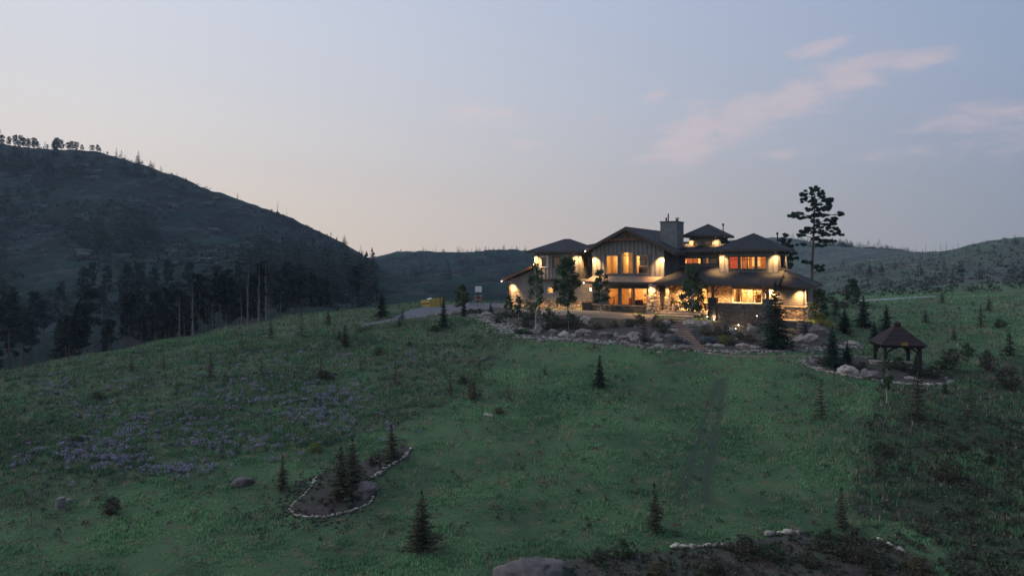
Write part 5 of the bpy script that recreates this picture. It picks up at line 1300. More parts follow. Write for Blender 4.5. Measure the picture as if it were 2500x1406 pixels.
# barrels
def barrel(px, py, label, sc=1.0, m='barrel'):
    p = GND(px, py); o = empty('barrel', label, 'barrel', (p.x, p.y, dz(p.x, p.y)+.02), 0, 'barrels at the right corner of the house'); o.scale = (sc, sc, sc)
    b = MB()
    for k in range(14):
        a0, a1 = 2*PI*k/14+.012, 2*PI*(k+1)/14-.012; q = MB()
        for (r0, z0), (r1, z1) in (((.27, 0), (.32, .3)), ((.32, .3), (.335, .47)), ((.335, .47), (.32, .65)), ((.32, .65), (.27, .94))):
            q.face((r0*math.cos(a0), r0*math.sin(a0), z0), (r0*math.cos(a1), r0*math.sin(a1), z0), (r1*math.cos(a1), r1*math.sin(a1), z1), (r1*math.cos(a0), r1*math.sin(a0), z1))
        b.v += q.v; n0 = len(b.v)-len(q.v); b.f += [tuple(i+n0 for i in f_) for f_ in q.f]; b.mi += q.mi
    tag(b.build('staves', M[m], o), kind='stuff'); b = MB(); b.lathe([(.26, 0), (.262, .9), (.26, .91)], 0, 0, 16); b.build('barrel_head', M[m], o)
    for z, r in ((.10, .298), (.34, .333), (.60, .333), (.84, .298)): b = MB(); b.lathe([(r, z-.025), (r+.006, z-.02), (r+.006, z+.02), (r, z+.025)], 0, 0, 18); b.build('hoop', M['metal'], o)
barrel(1956, 812, 'grey wooden barrel with dark hoops under the stone ledge, left of the pair', 1.12)
barrel(1976, 812, 'narrower dark barrel right of the hooped one at the house corner', 1.0, 'trimdark')
# path lights
def spotlight(px, py, label, e=5, up_=.1, w_=None):
    p = GND(px, py) if w_ is None else Vector(uw(UU(px, w_), w_, ZH(px, py, w_)-up_)); z = p.z if w_ is not None else dz(p.x, p.y); o = empty('path_light', label, 'path light', (p.x, p.y, z), 0, 'path lights along the terrace')
    b = MB(); b.tube([(0, 0, -.05), (0, 0, .12)], .018, 6); b.build('stake', M['metal'], o); b = MB(); b.lathe([(.03, .11), (.05, .12), (.05, .16), (.03, .17)], 0, 0, 10); b.build('lamp_head', GLOWW, o)
    l = bpy.data.lights.new('lamp', 'POINT'); l.energy = e*5; l.color = (1, .62, .32); l.shadow_soft_size = .05; q = bpy.data.objects.new('lamp', l); q.location = (0, -.05, .34); link(q, o)
spotlight(1727, 777, 'bright path light at the right end of the terrace steps', 4); spotlight(1743, 783, 'bright path light left of the dark terrace pier', 5); spotlight(1803, 797, 'bright path light below the middle of the terrace wall', 6)
spotlight(1796, 806, 'faint path light on the slope just under the terrace wall', 2)
spotlight(1848, 771, 'tiny path light near the spruce on the terrace wall side', .4, .15, -3.75)
# gazebo ---------------------------------------------------------------
gp_ = GND(2190, 892); GZ = dz(gp_.x, gp_.y); gz = empty('gazebo', 'small dark redwood gazebo with tiered pyramid roof and arched braces', 'gazebo', (gp_.x, gp_.y, GZ), -.20)
kk = gp_.y/F; gh = (892-842)*kk; gr_ = 50*kk; ga = (842-803)*kk+.30
for sx in (-1, 1):
    for sy in (-1, 1):
        a = gr_*.76; b = MB(); b.box(sx*a-.1, sx*a+.1, sy*a-.1, sy*a+.1, -.5, gh+.05); b.build('post', M['gaz'], gz)
        for ax in (0, 1):
            b = MB(); P = []
            for q in range(5):
                t = q/4*PI/2; r = .75; d = r*(1-math.cos(t)); z = gh-.1-r+r*math.sin(t)
                x, y = (sx*(a-d-.05), sy*a) if ax == 0 else (sx*a, sy*(a-d-.05)); P.append((x, y, z))
            b.tube(P, .075, 4); b.build('brace', M['gaz'], gz)
for s in (-1, 1):
    a = gr_*.76; b = MB(); b.box(-a-.3, a+.3, s*a-.07, s*a+.07, gh-.08, gh+.14); b.build('beam', M['gaz'], gz); b = MB(); b.box(s*a-.07, s*a+.07, -a+.1, a-.1, gh-.06, gh+.12); b.build('beam', M['gaz'], gz)
NB = 11
for k in range(NB):
    r0 = gr_*(1-k/NB*.9); r1 = gr_*(1-(k+1)/NB*.9)-.03; z0 = gh+.10+ga*.88*k/NB; z1 = gh+.12+ga*.88*(k+1)/NB+.05
    for q in range(4):
        R = Matrix.Rotation(q*PI/2, 3, 'Z'); b = MB(lambda x, y, z: tuple(R @ Vector((x, y, z))))
        b.hexa([(-r0, -r0, z0), (r0, -r0, z0), (r1, -r1, z1-.035), (-r1, -r1, z1-.035)], [(-r0, -r0, z0+.09), (r0, -r0, z0+.09), (r1, -r1, z1), (-r1, -r1, z1)]); b.build('roof_board', M['gaz'], gz)
rr_ = gr_*.13; zt_ = gh+.12+ga*.9; b = MB(); b.box(-rr_, rr_, -rr_, rr_, zt_-.08, zt_+.14); b.build('cupola', M['gaz'], gz)
b = MB(); b.hexa([(-rr_*1.5, -rr_*1.5, zt_+.14), (rr_*1.5, -rr_*1.5, zt_+.14), (rr_*1.5, rr_*1.5, zt_+.14), (-rr_*1.5, rr_*1.5, zt_+.14)], [(-.02, -.02, zt_+.36), (.02, -.02, zt_+.36), (.02, .02, zt_+.36), (-.02, .02, zt_+.36)]); b.build('cupola_roof', M['gaz'], gz)
b = MB(); b.box(-.27, .27, -gr_-.05, -gr_-.02, gh+.12, gh+.42); pq = b.build('plaque', M['timber'], gz)
for k in range(3): b = MB(); b.box(-.22+.02*k, .22-.02*k, -gr_-.065, -gr_-.052, gh+.16+.09*k, gh+.19+.09*k); b.build('slat', M['yellow2'], pq)  # lit lines of the plaque, their light painted as pale yellow
p = GND(2190, 902); sw = empty('stone_seat', 'pale block seat wall under the gazebo', 'seat wall', (p.x, p.y+.6, dz(p.x, p.y+.6)), -.2)
for k in range(7): b = MB(); rr = random.Random(k); b.box(-1.55+.43*k, -1.15+.43*k, -.22, .22, -.2, .34+rr.uniform(-.03, .03)); b.build('block', M['edge'], sw)
for k in range(3): b = MB(); b.box(-1.6+1.02*k, -.62+1.02*k, -.28, .28, .37, .45); b.build('cap_stone', M['edge'], sw)
# yellow waste bag, backboard on wooden box, patio set by the drive ------
p = GND(1058, 749); y_ = empty('waste_bag', 'yellow tilted waste container with orange band on the grass beside the driveway', 'waste container', (p.x, p.y, hz(p.x, p.y)), .10)
y_.rotation_euler = (0, -.12, -.35); wdt = 50*p.y/F/2; 
b = MB(); b.box(-wdt, wdt, -.75, -.68, -.1, 1.05); b.build('front_panel', M['yellow'], y_); b = MB(); b.box(-wdt, wdt, .68, .75, -.1, 1.1); b.build('back_panel', M['yellow'], y_)
b = MB(); b.box(-wdt, -wdt+.07, -.68, .68, -.1, 1.07); b.build('end_panel', M['yellow2'], y_); b = MB(); b.box(wdt-.07, wdt, -.68, .68, -.1, 1.07); b.build('end_panel', M['yellow'], y_)
b = MB(); b.box(-wdt+.07, wdt-.07, -.68, .68, -.1, .7); b.build('filling', M['soil'], y_); b = MB(); b.box(-wdt-.01, -wdt+1.2, -.765, -.752, .42, .62); b.build('band', M['orange'], y_); b = MB(); b.box(-wdt-.01, -wdt+1.25, -.764, -.752, .02, .4); b.build('patch', M['yellow2'], y_)
b = MB(); b.box(-wdt-.01, -wdt+1.2, -.763, -.752, .64, 1.0); b.build('patch', M['yellow2'], y_)
r0 = obj('sack', ROCKS[1], y_, (-wdt*.3, 0, .95), 0, (.7, .6, .5)); r0.data = ROCKS[1].copy(); r0.data.materials[0] = M['white']
p = GND(1168, 738, 60); bb = empty('basketball_backboard', 'pale square backboard on a short post behind the drive', 'backboard', (p.x, p.y, dz(p.x, p.y)), .1); k = p.y/F
b = MB(); b.box(-8*k, 8*k, -.04, .04, (738-713)*k, (738-699)*k); b.build('board', M['white'], bb); b = MB(); b.box(-.09, .09, .05, .2, -.1, (738-704)*k); b.build('post', M['wood_dk'], bb)
p2 = GND(1168, 735, 60); wb_ = empty('wood_shed', 'low brown wooden bin standing behind the drive under the backboard', 'wooden bin', (p2.x, p2.y+1.5, dz(p2.x, p2.y+1.5)), .1)
for q in range(5): b = MB(); b.box(-19*k, 14*k, -.04, 0, .02+.24*q, .24+.24*q); b.build('plank', M['wood_in'], wb_)
b = MB(); b.hexa([(-20*k, -.1, 1.22), (15*k, -.1, 1.22), (15*k, 1, 1.3), (-20*k, 1, 1.3)], [(-20*k, -.1, 1.28), (15*k, -.1, 1.28), (15*k, 1, 1.55), (-20*k, 1, 1.36)]); b.build('lid', M['barrel'], wb_)
b = MB(); b.box(-19*k, 14*k, .9, .95, 0, 1.25); b.build('back_panel', M['wood_in'], wb_)
def drive_chair(px, py, rz, label):
    p = GND(px, py); c = empty('metal_chair', label, 'chair', (p.x, p.y, dz(p.x, p.y)+.02), rz, 'dark metal chairs on the drive')
    b = MB(); b.box(-.24, .24, -.22, .22, .42, .46); b.build('seat', M['metal'], c)
    for q in range(5): b = MB(); b.box(-.22+.1*q, -.19+.1*q, .2, .23, .46, .95); b.build('slat', M['metal'], c)
    for sx in (-.22, .22):
        for sy in (-.2, .2): b = MB(); b.tube([(sx, sy, -.02), (sx, sy, .44)], .02, 4); b.build('leg', M['metal'], c)
drive_chair(1153, 747, 1.4, 'dark metal chair left of the round table on the drive'); drive_chair(1177, 747, -1.5, 'dark metal chair right of the round table on the drive')
p = GND(1165, 747); tb = empty('metal_table', 'dark round metal table on the driveway below the backboard', 'table', (p.x, p.y, dz(p.x, p.y)+.02))
b = MB(); b.lathe([(.5, .70), (.52, .72), (.5, .74)], 0, 0, 14); b.build('tabletop', M['metal'], tb); b = MB(); b.lathe([(.28, 0), (.05, .06), (.04, .7)], 0, 0, 10); b.build('pedestal', M['metal'], tb)

# ------------------------------------------------------------------ boulders
def rock(px, py, w, label, me=None, hr=None, rz=None, name='boulder', cat='boulder', group=None, sink=.25, yaw=True, m=None):
    p = GND(px, py); s = w*p.y/F*1.08; me = me or ROCKS[rnd.randrange(7)]; hz_ = s*(hr or 1)
    return tag(obj(name, me, None, (p.x, p.y+s*.2, dz(p.x, p.y)+.02), rnd.uniform(-.6, .6) if rz is None else rz, (s, s*.9, hz_)), label, cat, group)
rock(1313, 815, 26, 'tall grey upright boulder at the left of the garden bed', TALLROCK)
rock(1350, 820, 24, 'round grey boulder just right of the tall upright one')
rock(1377, 824, 27, 'low pinkish boulder between the round grey one and a small one')
rock(1399, 825, 17, 'small pale boulder left of the long slanted boulder')
rock(1428, 819, 40, 'long slanted pinkish boulder in front of the dark shrubs', FLATROCK, 1.2, .35)
rock(1412, 822, 20, 'small reddish boulder leaning on the long slanted one')
rock(1478, 826, 33, 'broad grey boulder in the middle of the bed front')
rock(1505, 824, 16, 'narrow brownish boulder right of the broad grey one', TALLROCK, .85)
rock(1524, 828, 26, 'flat low boulder at the cobbled rim, left of the big pale one', FLATROCK)
rock(1553, 833, 40, 'big pale boulder beside the yellow-green pine')
rock(1602, 828, 26, 'grey boulder right of the yellow-green pine', TALLROCK, .7)
rock(1609, 835, 18, 'small round boulder at the foot of the grey one by the pine')
rock(1430, 789, 30, 'pale boulder at the edge of the lit gravel')
rock(1627, 795, 20, 'pale bluish boulder at the left of the top steps')
rock(1645, 812, 22, 'small boulder touching the left side of the steps', FLATROCK, 1.3)
rock(1636, 826, 24, 'flat ledge boulder left of the middle steps', SLAB, 1.8)
rock(1692, 799, 38, 'long sloping boulder right of the top steps', FLATROCK, 1.4, -.3)
rock(1722, 798, 28, 'warm-toned boulder under the path lights')
rock(1688, 811, 16, 'small boulder right of the steps below the long sloping one')
rock(1676, 855, 36, 'smooth low boulder at the foot of the steps', FLATROCK, 1.1, 0)
rock(1610, 848, 20, 'flat pale boulder on the rim left of the stair foot', FLATROCK)
rock(1730, 847, 16, 'small rock at the right side of the stair foot')
rock(1815, 853, 30, 'round pale boulder below the slope shrubs')
rock(1757, 850, 26, 'low grey boulder on the rim right of the stair foot', FLATROCK, 1.2)
rock(1845, 855, 34, 'flat grey boulder left of the big spruce base', FLATROCK)
rock(1840, 812, 38, 'flat ledge rock on the slope under the terrace wall', SLAB, 2.0)
rock(1790, 812, 30, 'reddish lit ledge rock below the path light', SLAB, 1.8)
rock(1958, 838, 34, 'grey boulder right of the big spruce')
rock(1984, 833, 32, 'tan boulder behind the grey one right of the spruce')
rock(2003, 818, 44, 'wide tan boulder behind the barrels and golden shrub', FLATROCK, 1.7)
rock(1190, 772, 24, 'reddish boulder at the far left of the bed', FLATROCK, 1.3)
rock(1222, 770, 26, 'pinkish boulder left of the small aspens', FLATROCK, 1.4)
rock(1115, 770, 22, 'brown boulder by the lower edge of the driveway', FLATROCK, 1.5)
rock(2005, 905, 20, 'small square boulder at the left of the gazebo bed')
rock(2078, 916, 52, 'large pale rounded boulder in the gazebo bed')
rock(2122, 925, 46, 'grey flat-topped boulder next to the large pale one', None, .8)
rock(1988, 888, 20, 'small tan rock behind the rim of the gazebo bed')
rock(2230, 930, 30, 'grey rock below the right side of the gazebo', FLATROCK)
rock(890, 1216, 62, 'large smooth pale boulder on the island bed', ROCKS[3], .8)
rock(1302, 1438, 170, 'broad pale flat boulder cut off by the bottom edge', FLATROCK, .95, .1)
rock(590, 1188, 56, 'flat dark rock lying in the smooth grass left of the island bed', SLAB, 1.6)
rock(1612, 862, 16, 'flat pale slab lying on the lawn before the stairs', SLAB, 1.0)
rock(1192, 1018, 24, 'small reddish rock half hidden in the middle meadow', FLATROCK)
rock(2085, 845, 30, 'grey rock heap at the right tip of the big bed', FLATROCK, 1.2)
for k in range(46):
    x = rnd.uniform(1260, 1990); f = rnd.random(); y = (836+ (20 if x > 1500 else 0)) * f + 785*(1-f) if x < 1850 else rnd.uniform(820, 852)
    if 1630 < x < 1725: continue
    rock(x, y, rnd.uniform(7, 14), 'small rough stone lying in the bark mulch between the big boulders', None, None, None, 'small_stone', 'stone', 'small stones in the big garden bed')
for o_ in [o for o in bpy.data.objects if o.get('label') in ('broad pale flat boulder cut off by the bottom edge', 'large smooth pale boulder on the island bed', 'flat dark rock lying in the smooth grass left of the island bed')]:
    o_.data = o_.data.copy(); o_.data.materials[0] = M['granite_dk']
def edging(line, n, w, label, grp):
    P = resample(smooth(px2g(line)), n); L_ = [(a-b).length for a, b in zip(P, P[1:])]; st = sum(L_)/len(L_)
    for k, p in enumerate(P):
        s = st*rnd.uniform(.8, 1.25); z = dz(p.x, p.y)
        d = (P[min(k+1, n-1)]-P[max(0, k-1)]); tag(obj('edging_stone', EDGES[rnd.randrange(5)], None, (p.x+rnd.uniform(-.05, .05), p.y+rnd.uniform(-.05, .05), z+.03), math.atan2(d.y, d.x)+rnd.uniform(-.3, .3), (s*rnd.uniform(.95, 1.25), s*rnd.uniform(.7, 1.3), s*rnd.uniform(.8, 1.5))), label, 'edging stone', grp)
edging([(1003, 1098), (990, 1118), (965, 1132), (935, 1150), (912, 1168)], 14, 0, 'pale edging stone on the narrow upper rim of the island bed', 'upper rim stones of the island bed')
edging([(916, 1205), (905, 1232), (860, 1248), (810, 1261), (760, 1265), (720, 1260), (705, 1248), (715, 1232), (745, 1208), (762, 1188), (770, 1168)], 44, 0, 'pale edging stone on the rounded lower rim of the island bed', 'lower rim stones of the island bed')
edging([(1962, 880), (1968, 893), (2000, 903), (2060, 918), (2100, 923)], 26, 0, 'pale edging stone at the left rim of the gazebo bed', 'left rim stones of the gazebo bed')
edging([(2130, 928), (2180, 936), (2200, 938)], 10, 0, 'pale edging stone in front of the gazebo', 'rim stones in front of the gazebo')
edging([(2250, 941), (2285, 941), (2322, 934)], 11, 0, 'pale edging stone at the right tip of the gazebo bed', 'right rim stones of the gazebo bed')
edging([(1650, 1338), (1730, 1338), (1800, 1335)], 9, 0, 'pale edging stone at the back rim of the foreground bed', 'back rim stones of the foreground bed')
edging([(1880, 1308), (1910, 1304), (1950, 1304)], 4, 0, 'wide pale edging stone behind the foreground shrubs', 'pale stones behind the foreground shrubs')
edging([(2150, 1322), (2170, 1332), (2195, 1345)], 3, 0, 'pale edging stone at the right end of the foreground bed', 'pale stones at the right end of the foreground bed')

# ------------------------------------------------------------------ garden trees
def tr_(key, px, py, hpx_, name, label, cat='tree', wide=1, **k):
    p = GND(px, py, k.pop('y0', 20)); return plant(key, name, label, cat, p, hpx_*p.y/F, wide=wide, **k)
tr_('aspen0', 1385, 772, 142, 'aspen_tree', 'dense dark aspen in front of the left block windows', wide=1.05)
tr_('aspen1', 1466, 778, 122, 'aspen_tree', 'slender aspen with glints of lamplight before the gable windows', wide=1.15)
tr_('aspen4', 1307, 806, 158, 'aspen_tree', 'thin pale-stemmed aspen rising behind the tall upright boulder', wide=.72)
tr_('aspen3', 1692, 786, 138, 'aspen_tree', 'leafy aspen standing at the terrace steps', wide=1.0)
tr_('aspen2', 1266, 782, 60, 'aspen_tree', 'small pale-stemmed aspen at the left corner of the house', wide=1.1)
tr_('aspen1', 1241, 800, 80, 'aspen_tree', 'small sparse aspen left of the house corner behind the cobbles')
tr_('aspen2', 1388, 808, 50, 'aspen_tree', 'knee-high aspen sapling among the dark shrubs', wide=.8)
tr_('aspen0', 1127, 762, 68, 'aspen_tree', 'round dark leafy tree left of the backboard', wide=1.2, y0=60)
tr_('aspen3', 2082, 752, 72, 'round_tree', 'small round-headed tree with pale trunk beside the far road', wide=1.15)
tr_('spruce0', 1893, 851, 162, 'spruce_tree', 'large spruce hiding the right end of the terrace wall', wide=1.08)
tr_('spruce1', 932, 776, 66, 'spruce_tree', 'broad dark spruce at the left end of the driveway', wide=1.2)
tr_('spruce2', 1083, 800, 74, 'spruce_tree', 'slim spruce on the lawn edge in front of the driveway', wide=.9)
tr_('blue0', 982, 786, 32, 'spruce_tree', 'small bluish spruce on the dirt track', wide=1.2)
tr_('spruce3', 1133, 772, 36, 'spruce_tree', 'small dark spruce at the right end of the driveway edge', wide=1.2)
tr_('spruce0', 1198, 768, 30, 'spruce_tree', 'tiny spruce between the reddish boulders of the bed', wide=1.2)
tr_('spruce1', 2032, 894, 98, 'spruce_tree', 'dense spruce at the left of the gazebo bed', wide=1.15)
tr_('spruce3', 2068, 892, 60, 'spruce_tree', 'shorter spruce right of the dense one in the gazebo bed', wide=1.3)
tr_('spruce2', 1464, 944, 76, 'spruce_tree', 'lone conical spruce in the middle of the open lawn', wide=1.15)
tr_('spruce0', 2062, 812, 60, 'spruce_tree', 'dark spruce behind the right tip of the big bed', wide=1.5)
tr_('spruce2', 2108, 800, 78, 'spruce_tree', 'tall loose spruce on the slope left of the gazebo roof', wide=1.2)
tr_('spruce1', 2165, 812, 70, 'spruce_tree', 'dark spruce directly behind the gazebo roof', wide=1.0)
tr_('spruce3', 2135, 840, 56, 'spruce_tree', 'spruce just left of the gazebo behind its eave', wide=1.2)
tr_('young3', 2040, 770, 44, 'spruce_tree', 'low dark conifer right of the golden shrub', wide=1.4)
tr_('young0', 1572, 834, 62, 'pine_tree', 'yellow-green young pine among the boulders of the bed', wide=1.6)
tr_('aspen3', 2000, 800, 96, 'leafy_tree', 'dark leafy tree behind the right corner of the house', wide=1.0)
tr_('spruce2', 2238, 920, 60, 'spruce_tree', 'dark spruce beside the right gazebo post', wide=1.3)
tr_('aspen2', 2165, 985, 110, 'aspen_tree', 'young broadleaf tree with pale stem in front of the gazebo', wide=.8)
# tall ponderosa by the house, built from the clumps the photo shows
def ponderosa(px_base, py_base, Y, hpx_, clumps, name, label, trunk_px, r0, seed):
    k = Y/F; x = (px_base-1250)*k; z0 = dz(x, Y); zb = zz(py_base, Y); o = empty(name, label, 'tree', (x, Y, z0)); rs = random.Random(seed)
    mb = MB(); pts = [((tx-px_base)*k, 0, zz(ty, Y)-z0) for tx, ty in trunk_px]; pts = [(0, 0, -.2)]+pts; n = len(pts)
    mb.tube(pts, [r0*(1-.85*i/(n-1)) for i in range(n)], 8); T = []
    def tx_at(z):
        for a, b in zip(pts, pts[1:]):
            if a[2] <= z <= b[2]: f = (z-a[2])/(b[2]-a[2]+1e-6); return a[0]+(b[0]-a[0])*f
        return pts[-1][0]
    for (cx_, cy__, w_, h_) in clumps:
        X = (cx_-px_base)*k; Z = zz(cy__, Y)-z0; rw = w_*k/2; rh = h_*k/2; dy = rs.uniform(-1, 1)*max(rw, abs(X))*.7
        mb.tube([(tx_at(Z-.35), 0, Z-.35), (X*.6+tx_at(Z)*.4, dy*.6, Z-.12), (X, dy, Z-rh*.3)], [.06, .04, .015], 5, False)
        nn = max(4, int(w_/3.2))
        for q in range(nn):
            c = (X+rs.uniform(-1, 1)*rw*.8, dy+rs.uniform(-1, 1)*rw*.8, Z+rs.uniform(-1, 1)*rh*.75); clump(T, c, max(.26, rw/nn*2.5), 300, .13, rs, .66, .5)
            mb.tube([(X*.7+tx_at(Z)*.3, dy*.6, Z-.15), c], [.025, .01], 3, False)
    obj('trunk', mb.mesh('trunk', M['bark'], True), o); obj('crown', soup('crown', T, M['ponderosa']), o); return o
cl = [(1990, 462, 26, 14), (1975, 470, 26, 16), (2000, 474, 24, 16), (1962, 478, 24, 14), (1990, 486, 36, 16), (1966, 489, 20, 10), (2012, 492, 30, 14), (1985, 498, 34, 14), (2035, 497, 18, 18), (2030, 508, 28, 12), (2000, 510, 46, 16), (1975, 513, 20, 10),
      (1955, 522, 30, 10), (1943, 528, 18, 10), (1965, 530, 36, 8), (2012, 524, 40, 12), (2036, 524, 16, 12), (1990, 528, 30, 14), (2022, 538, 34, 12), (1988, 542, 24, 14), (2034, 545, 16, 10), (2006, 552, 46, 12), (2030, 562, 30, 14), (1972, 560, 34, 9), (1960, 567, 26, 8), (1995, 566, 30, 10),
      (2020, 573, 40, 10), (2038, 572, 14, 8), (1945, 575, 22, 8), (1996, 582, 26, 9), (2018, 590, 40, 10), (2010, 599, 24, 7), (1960, 596, 24, 6), (1968, 640, 36, 7), (2000, 650, 30, 12), (2008, 660, 16, 8)]
ponderosa(1983, 742, 88, 0, cl, 'ponderosa_pine', 'tall ponderosa pine with layered tufts towering behind the right end of the house', [(1982, 700), (1983, 640), (1986, 590), (1988, 540), (1989, 500), (1990, 465)], .24, 5)
cl = [(1915, 575, 18, 12), (1908, 584, 18, 12), (1922, 590, 24, 14), (1912, 600, 24, 12), (1930, 604, 18, 12), (1918, 615, 26, 12), (1934, 622, 18, 10), (1940, 630, 14, 8), (1925, 632, 26, 10), (1938, 645, 16, 10), (1928, 652, 22, 10)]
ponderosa(1920, 742, 84, 0, cl, 'ponderosa_pine', 'shorter ponderosa pine half hidden behind the right upper block', [(1920, 690), (1920, 640), (1917, 600), (1914, 578)], .17, 6)

# ------------------------------------------------------------------ shrubs
def sh(kind, px, py, w, label, wide=1.3, h=None):
    p = GND(px, py); s = w*p.y/F; plant('%s%d' % (kind, rnd.randrange(5)), 'shrub', label, 'shrub', p, (h*p.y/F if h else s*.75), wide=(s/(h*p.y/F) if h else 1.33))
sh('gold', 2007, 806, 42, 'golden-green shrub lit up at the right house corner', h=50)
sh('shrub', 1285, 800, 42, 'mid-green shrub behind the left cobbles'); sh('red', 1262, 775, 36, 'dark reddish shrub under the small corner aspen')
sh('red', 1296, 782, 46, 'dark brown shrub in front of the stone base, left'); sh('shrub', 1340, 786, 46, 'dark green shrub left of the dense aspen foot', h=38)
sh('red', 1362, 800, 50, 'wide dark shrub behind the round grey boulder', h=32); sh('shrub', 1396, 800, 48, 'dark shrub right below the dense aspen', h=40)
sh('red', 1340, 806, 34, 'low dark shrub behind the tall upright boulder'); sh('dry', 1420, 805, 44, 'low dull-green shrub above the long slanted boulder', h=20)
sh('dry', 1460, 803, 40, 'spreading brownish shrub in the open mulch', h=18); sh('shrub', 1500, 800, 34, 'small green shrub left of the yellow-green pine', h=20)
sh('shrub', 1536, 798, 38, 'green shrub touching the gravel left of the pine', h=24); sh('dry', 1560, 790, 40, 'pale green shrub behind the yellow-green pine', h=28)
sh('dry', 1600, 800, 40, 'olive shrub between pine and upper steps', h=34); sh('shrub', 1618, 812, 36, 'green shrub left of the steps, mid slope', h=26)
sh('juniper', 1654, 838, 34, 'blue-green juniper at the left of the lower steps', h=22); sh('juniper', 1676, 843, 26, 'low blue juniper hugging the lowest steps', h=14)
sh('juniper', 1728, 838, 50, 'wide silvery blue juniper right of the lower steps', h=20)
sh('dry', 1722, 818, 36, 'brownish shrub right of the middle steps', h=22); sh('dry', 1752, 820, 42, 'olive lit shrub below the dark pier', h=28); sh('gold', 1766, 842, 34, 'yellowish shrub at the bed rim below the pier', h=30)
sh('shrub', 1772, 818, 22, 'upright green shrub under the path light', h=30); sh('dry', 1790, 842, 36, 'dull shrub above the round pale boulder', h=24); sh('dry', 1830, 835, 44, 'brown-green shrub left of the big spruce', h=24)
sh('red', 1806, 828, 34, 'reddish low shrub under the ledge rock', h=20); sh('shrub', 1640, 792, 26, 'green tuft beside the top step', h=16)
sh('red', 1215, 790, 36, 'dark shrub behind the heap of cobbles', h=26); sh('shrub', 1170, 765, 30, 'low dark shrub at the far left of the bed', h=14); sh('red', 1150, 766, 36, 'spreading brown shrub by the driveway edge', h=14); sh('shrub', 1232, 778, 34, 'green shrub left of the small corner aspen', h=22)
p = GND(1272, 815); s = 44*p.y/F; plant('grassclump0', 'grass_clump', 'bright green mound of ornamental grass left of the tall upright boulder', 'grass clump', p, s*.55, wide=1.5)
p = GND(1292, 817); plant('grassclump0', 'grass_clump', 'smaller green grass mound at the foot of the tall upright boulder', 'grass clump', p, 22*p.y/F*.6, wide=1.3)
sh('red', 2105, 905, 40, 'dark low shrub left of the front gazebo post', h=26); sh('red', 2275, 922, 62, 'dark rounded shrub right of the gazebo', h=34); sh('shrub', 2195, 905, 44, 'green shrub growing inside the gazebo opening', h=40); sh('shrub', 2310, 905, 60, 'loose green shrub behind the right tip of the gazebo bed', h=40)
sh('red', 2325, 890, 52, 'dark shrub on the slope right of the gazebo', h=46); sh('shrub', 2075, 915, 22, 'small shrub in front of the large pale boulder', h=20)
sh('shrub', 2050, 752, 60, 'bushy green hedge-like shrub by the far road', h=22); sh('shrub', 2110, 748, 40, 'low shrub right of the round-headed tree', h=14); sh('red', 2030, 740, 40, 'dark bush at the back right of the house', h=20)
# foreground bed
for (x, y, w, h_, kd, lb) in ((1520, 1365, 70, 60, 'shrub', 'yellowish green shrub at the left of the foreground bed'), (1380, 1420, 50, 44, 'shrub', 'small green shrub right of the broad flat boulder'), (1460, 1372, 60, 40, 'red', 'dark shrub left of the yellowish foreground shrub'),
    (1745, 1410, 80, 60, 'red', 'dark shrub cut by the bottom edge in the middle of the foreground bed'), (1820, 1362, 90, 64, 'red', 'big dark shrub in front of the wide edging stones'), (1885, 1372, 70, 56, 'shrub', 'dark green shrub right of the big dark foreground shrub'),
    (2020, 1350, 80, 70, 'shrub', 'tall green shrub in the right foreground bed'), (2085, 1375, 110, 100, 'red', 'largest dark shrub of the foreground bed'), (1975, 1385, 60, 46, 'red', 'small dark shrub between two foreground shrubs'), (2140, 1400, 70, 50, 'red', 'dark shrub at the right end of the foreground bed'), (1600, 1405, 60, 40, 'dry', 'low brown shrub in the left foreground bed'), (2240, 1400, 80, 50, 'dry', 'brown shrub at the lower right on the dark slope')):
    sh(kd, x, y, w, lb, h=h_)
# meadow shrubs and weeds that stand out
for (x, y, w, h_, kd, lb) in ((235, 975, 36, 22, 'red', 'small rusty bush alone in the left meadow'), (770, 1100, 36, 24, 'gold', 'bright green bush above the island bed'), (1155, 975, 46, 50, 'dry', 'upright yellow-green weed bush in the middle meadow'), (925, 866, 30, 24, 'shrub', 'dark bush on the upper meadow below the driveway'),
    (905, 838, 0, 0, '', ''), (885, 812, 34, 14, 'red', 'low reddish bush on the crest of the meadow'), (1060, 808, 40, 16, 'shrub', 'low dark bush left of the slim lawn spruce'), (2465, 950, 70, 66, 'red', 'round dark reddish bush at the right edge of the slope'), (2410, 905, 44, 60, 'red', 'dark narrow bush left of the round reddish one'),
    (2310, 1175, 60, 60, 'red', 'dark bush on the lower right slope'), (270, 1255, 60, 50, 'red', 'dark twiggy bush on the smooth strip at lower left'), (180, 1085, 40, 26, 'shrub', 'green tuft bush among the lilac flowers'), (1130, 935, 30, 20, 'red', 'small brown bush in the middle meadow'), (1220, 1010, 34, 20, 'dry', 'dry bush in the trough of the meadow'),
    (790, 925, 60, 26, 'red', 'spreading reddish bush around a thin sapling'), (1000, 850, 24, 20, 'shrub', 'little dark bush right of the twin weeds'), (2360, 870, 40, 40, 'shrub', 'green bush on the right slope'), (2440, 800, 40, 26, 'shrub', 'low green bush high on the right slope'), (2150, 1110, 50, 40, 'shrub', 'greyish bush on the lower right lawn edge')):
    if w: sh(kd, x, y, w, lb, h=h_)
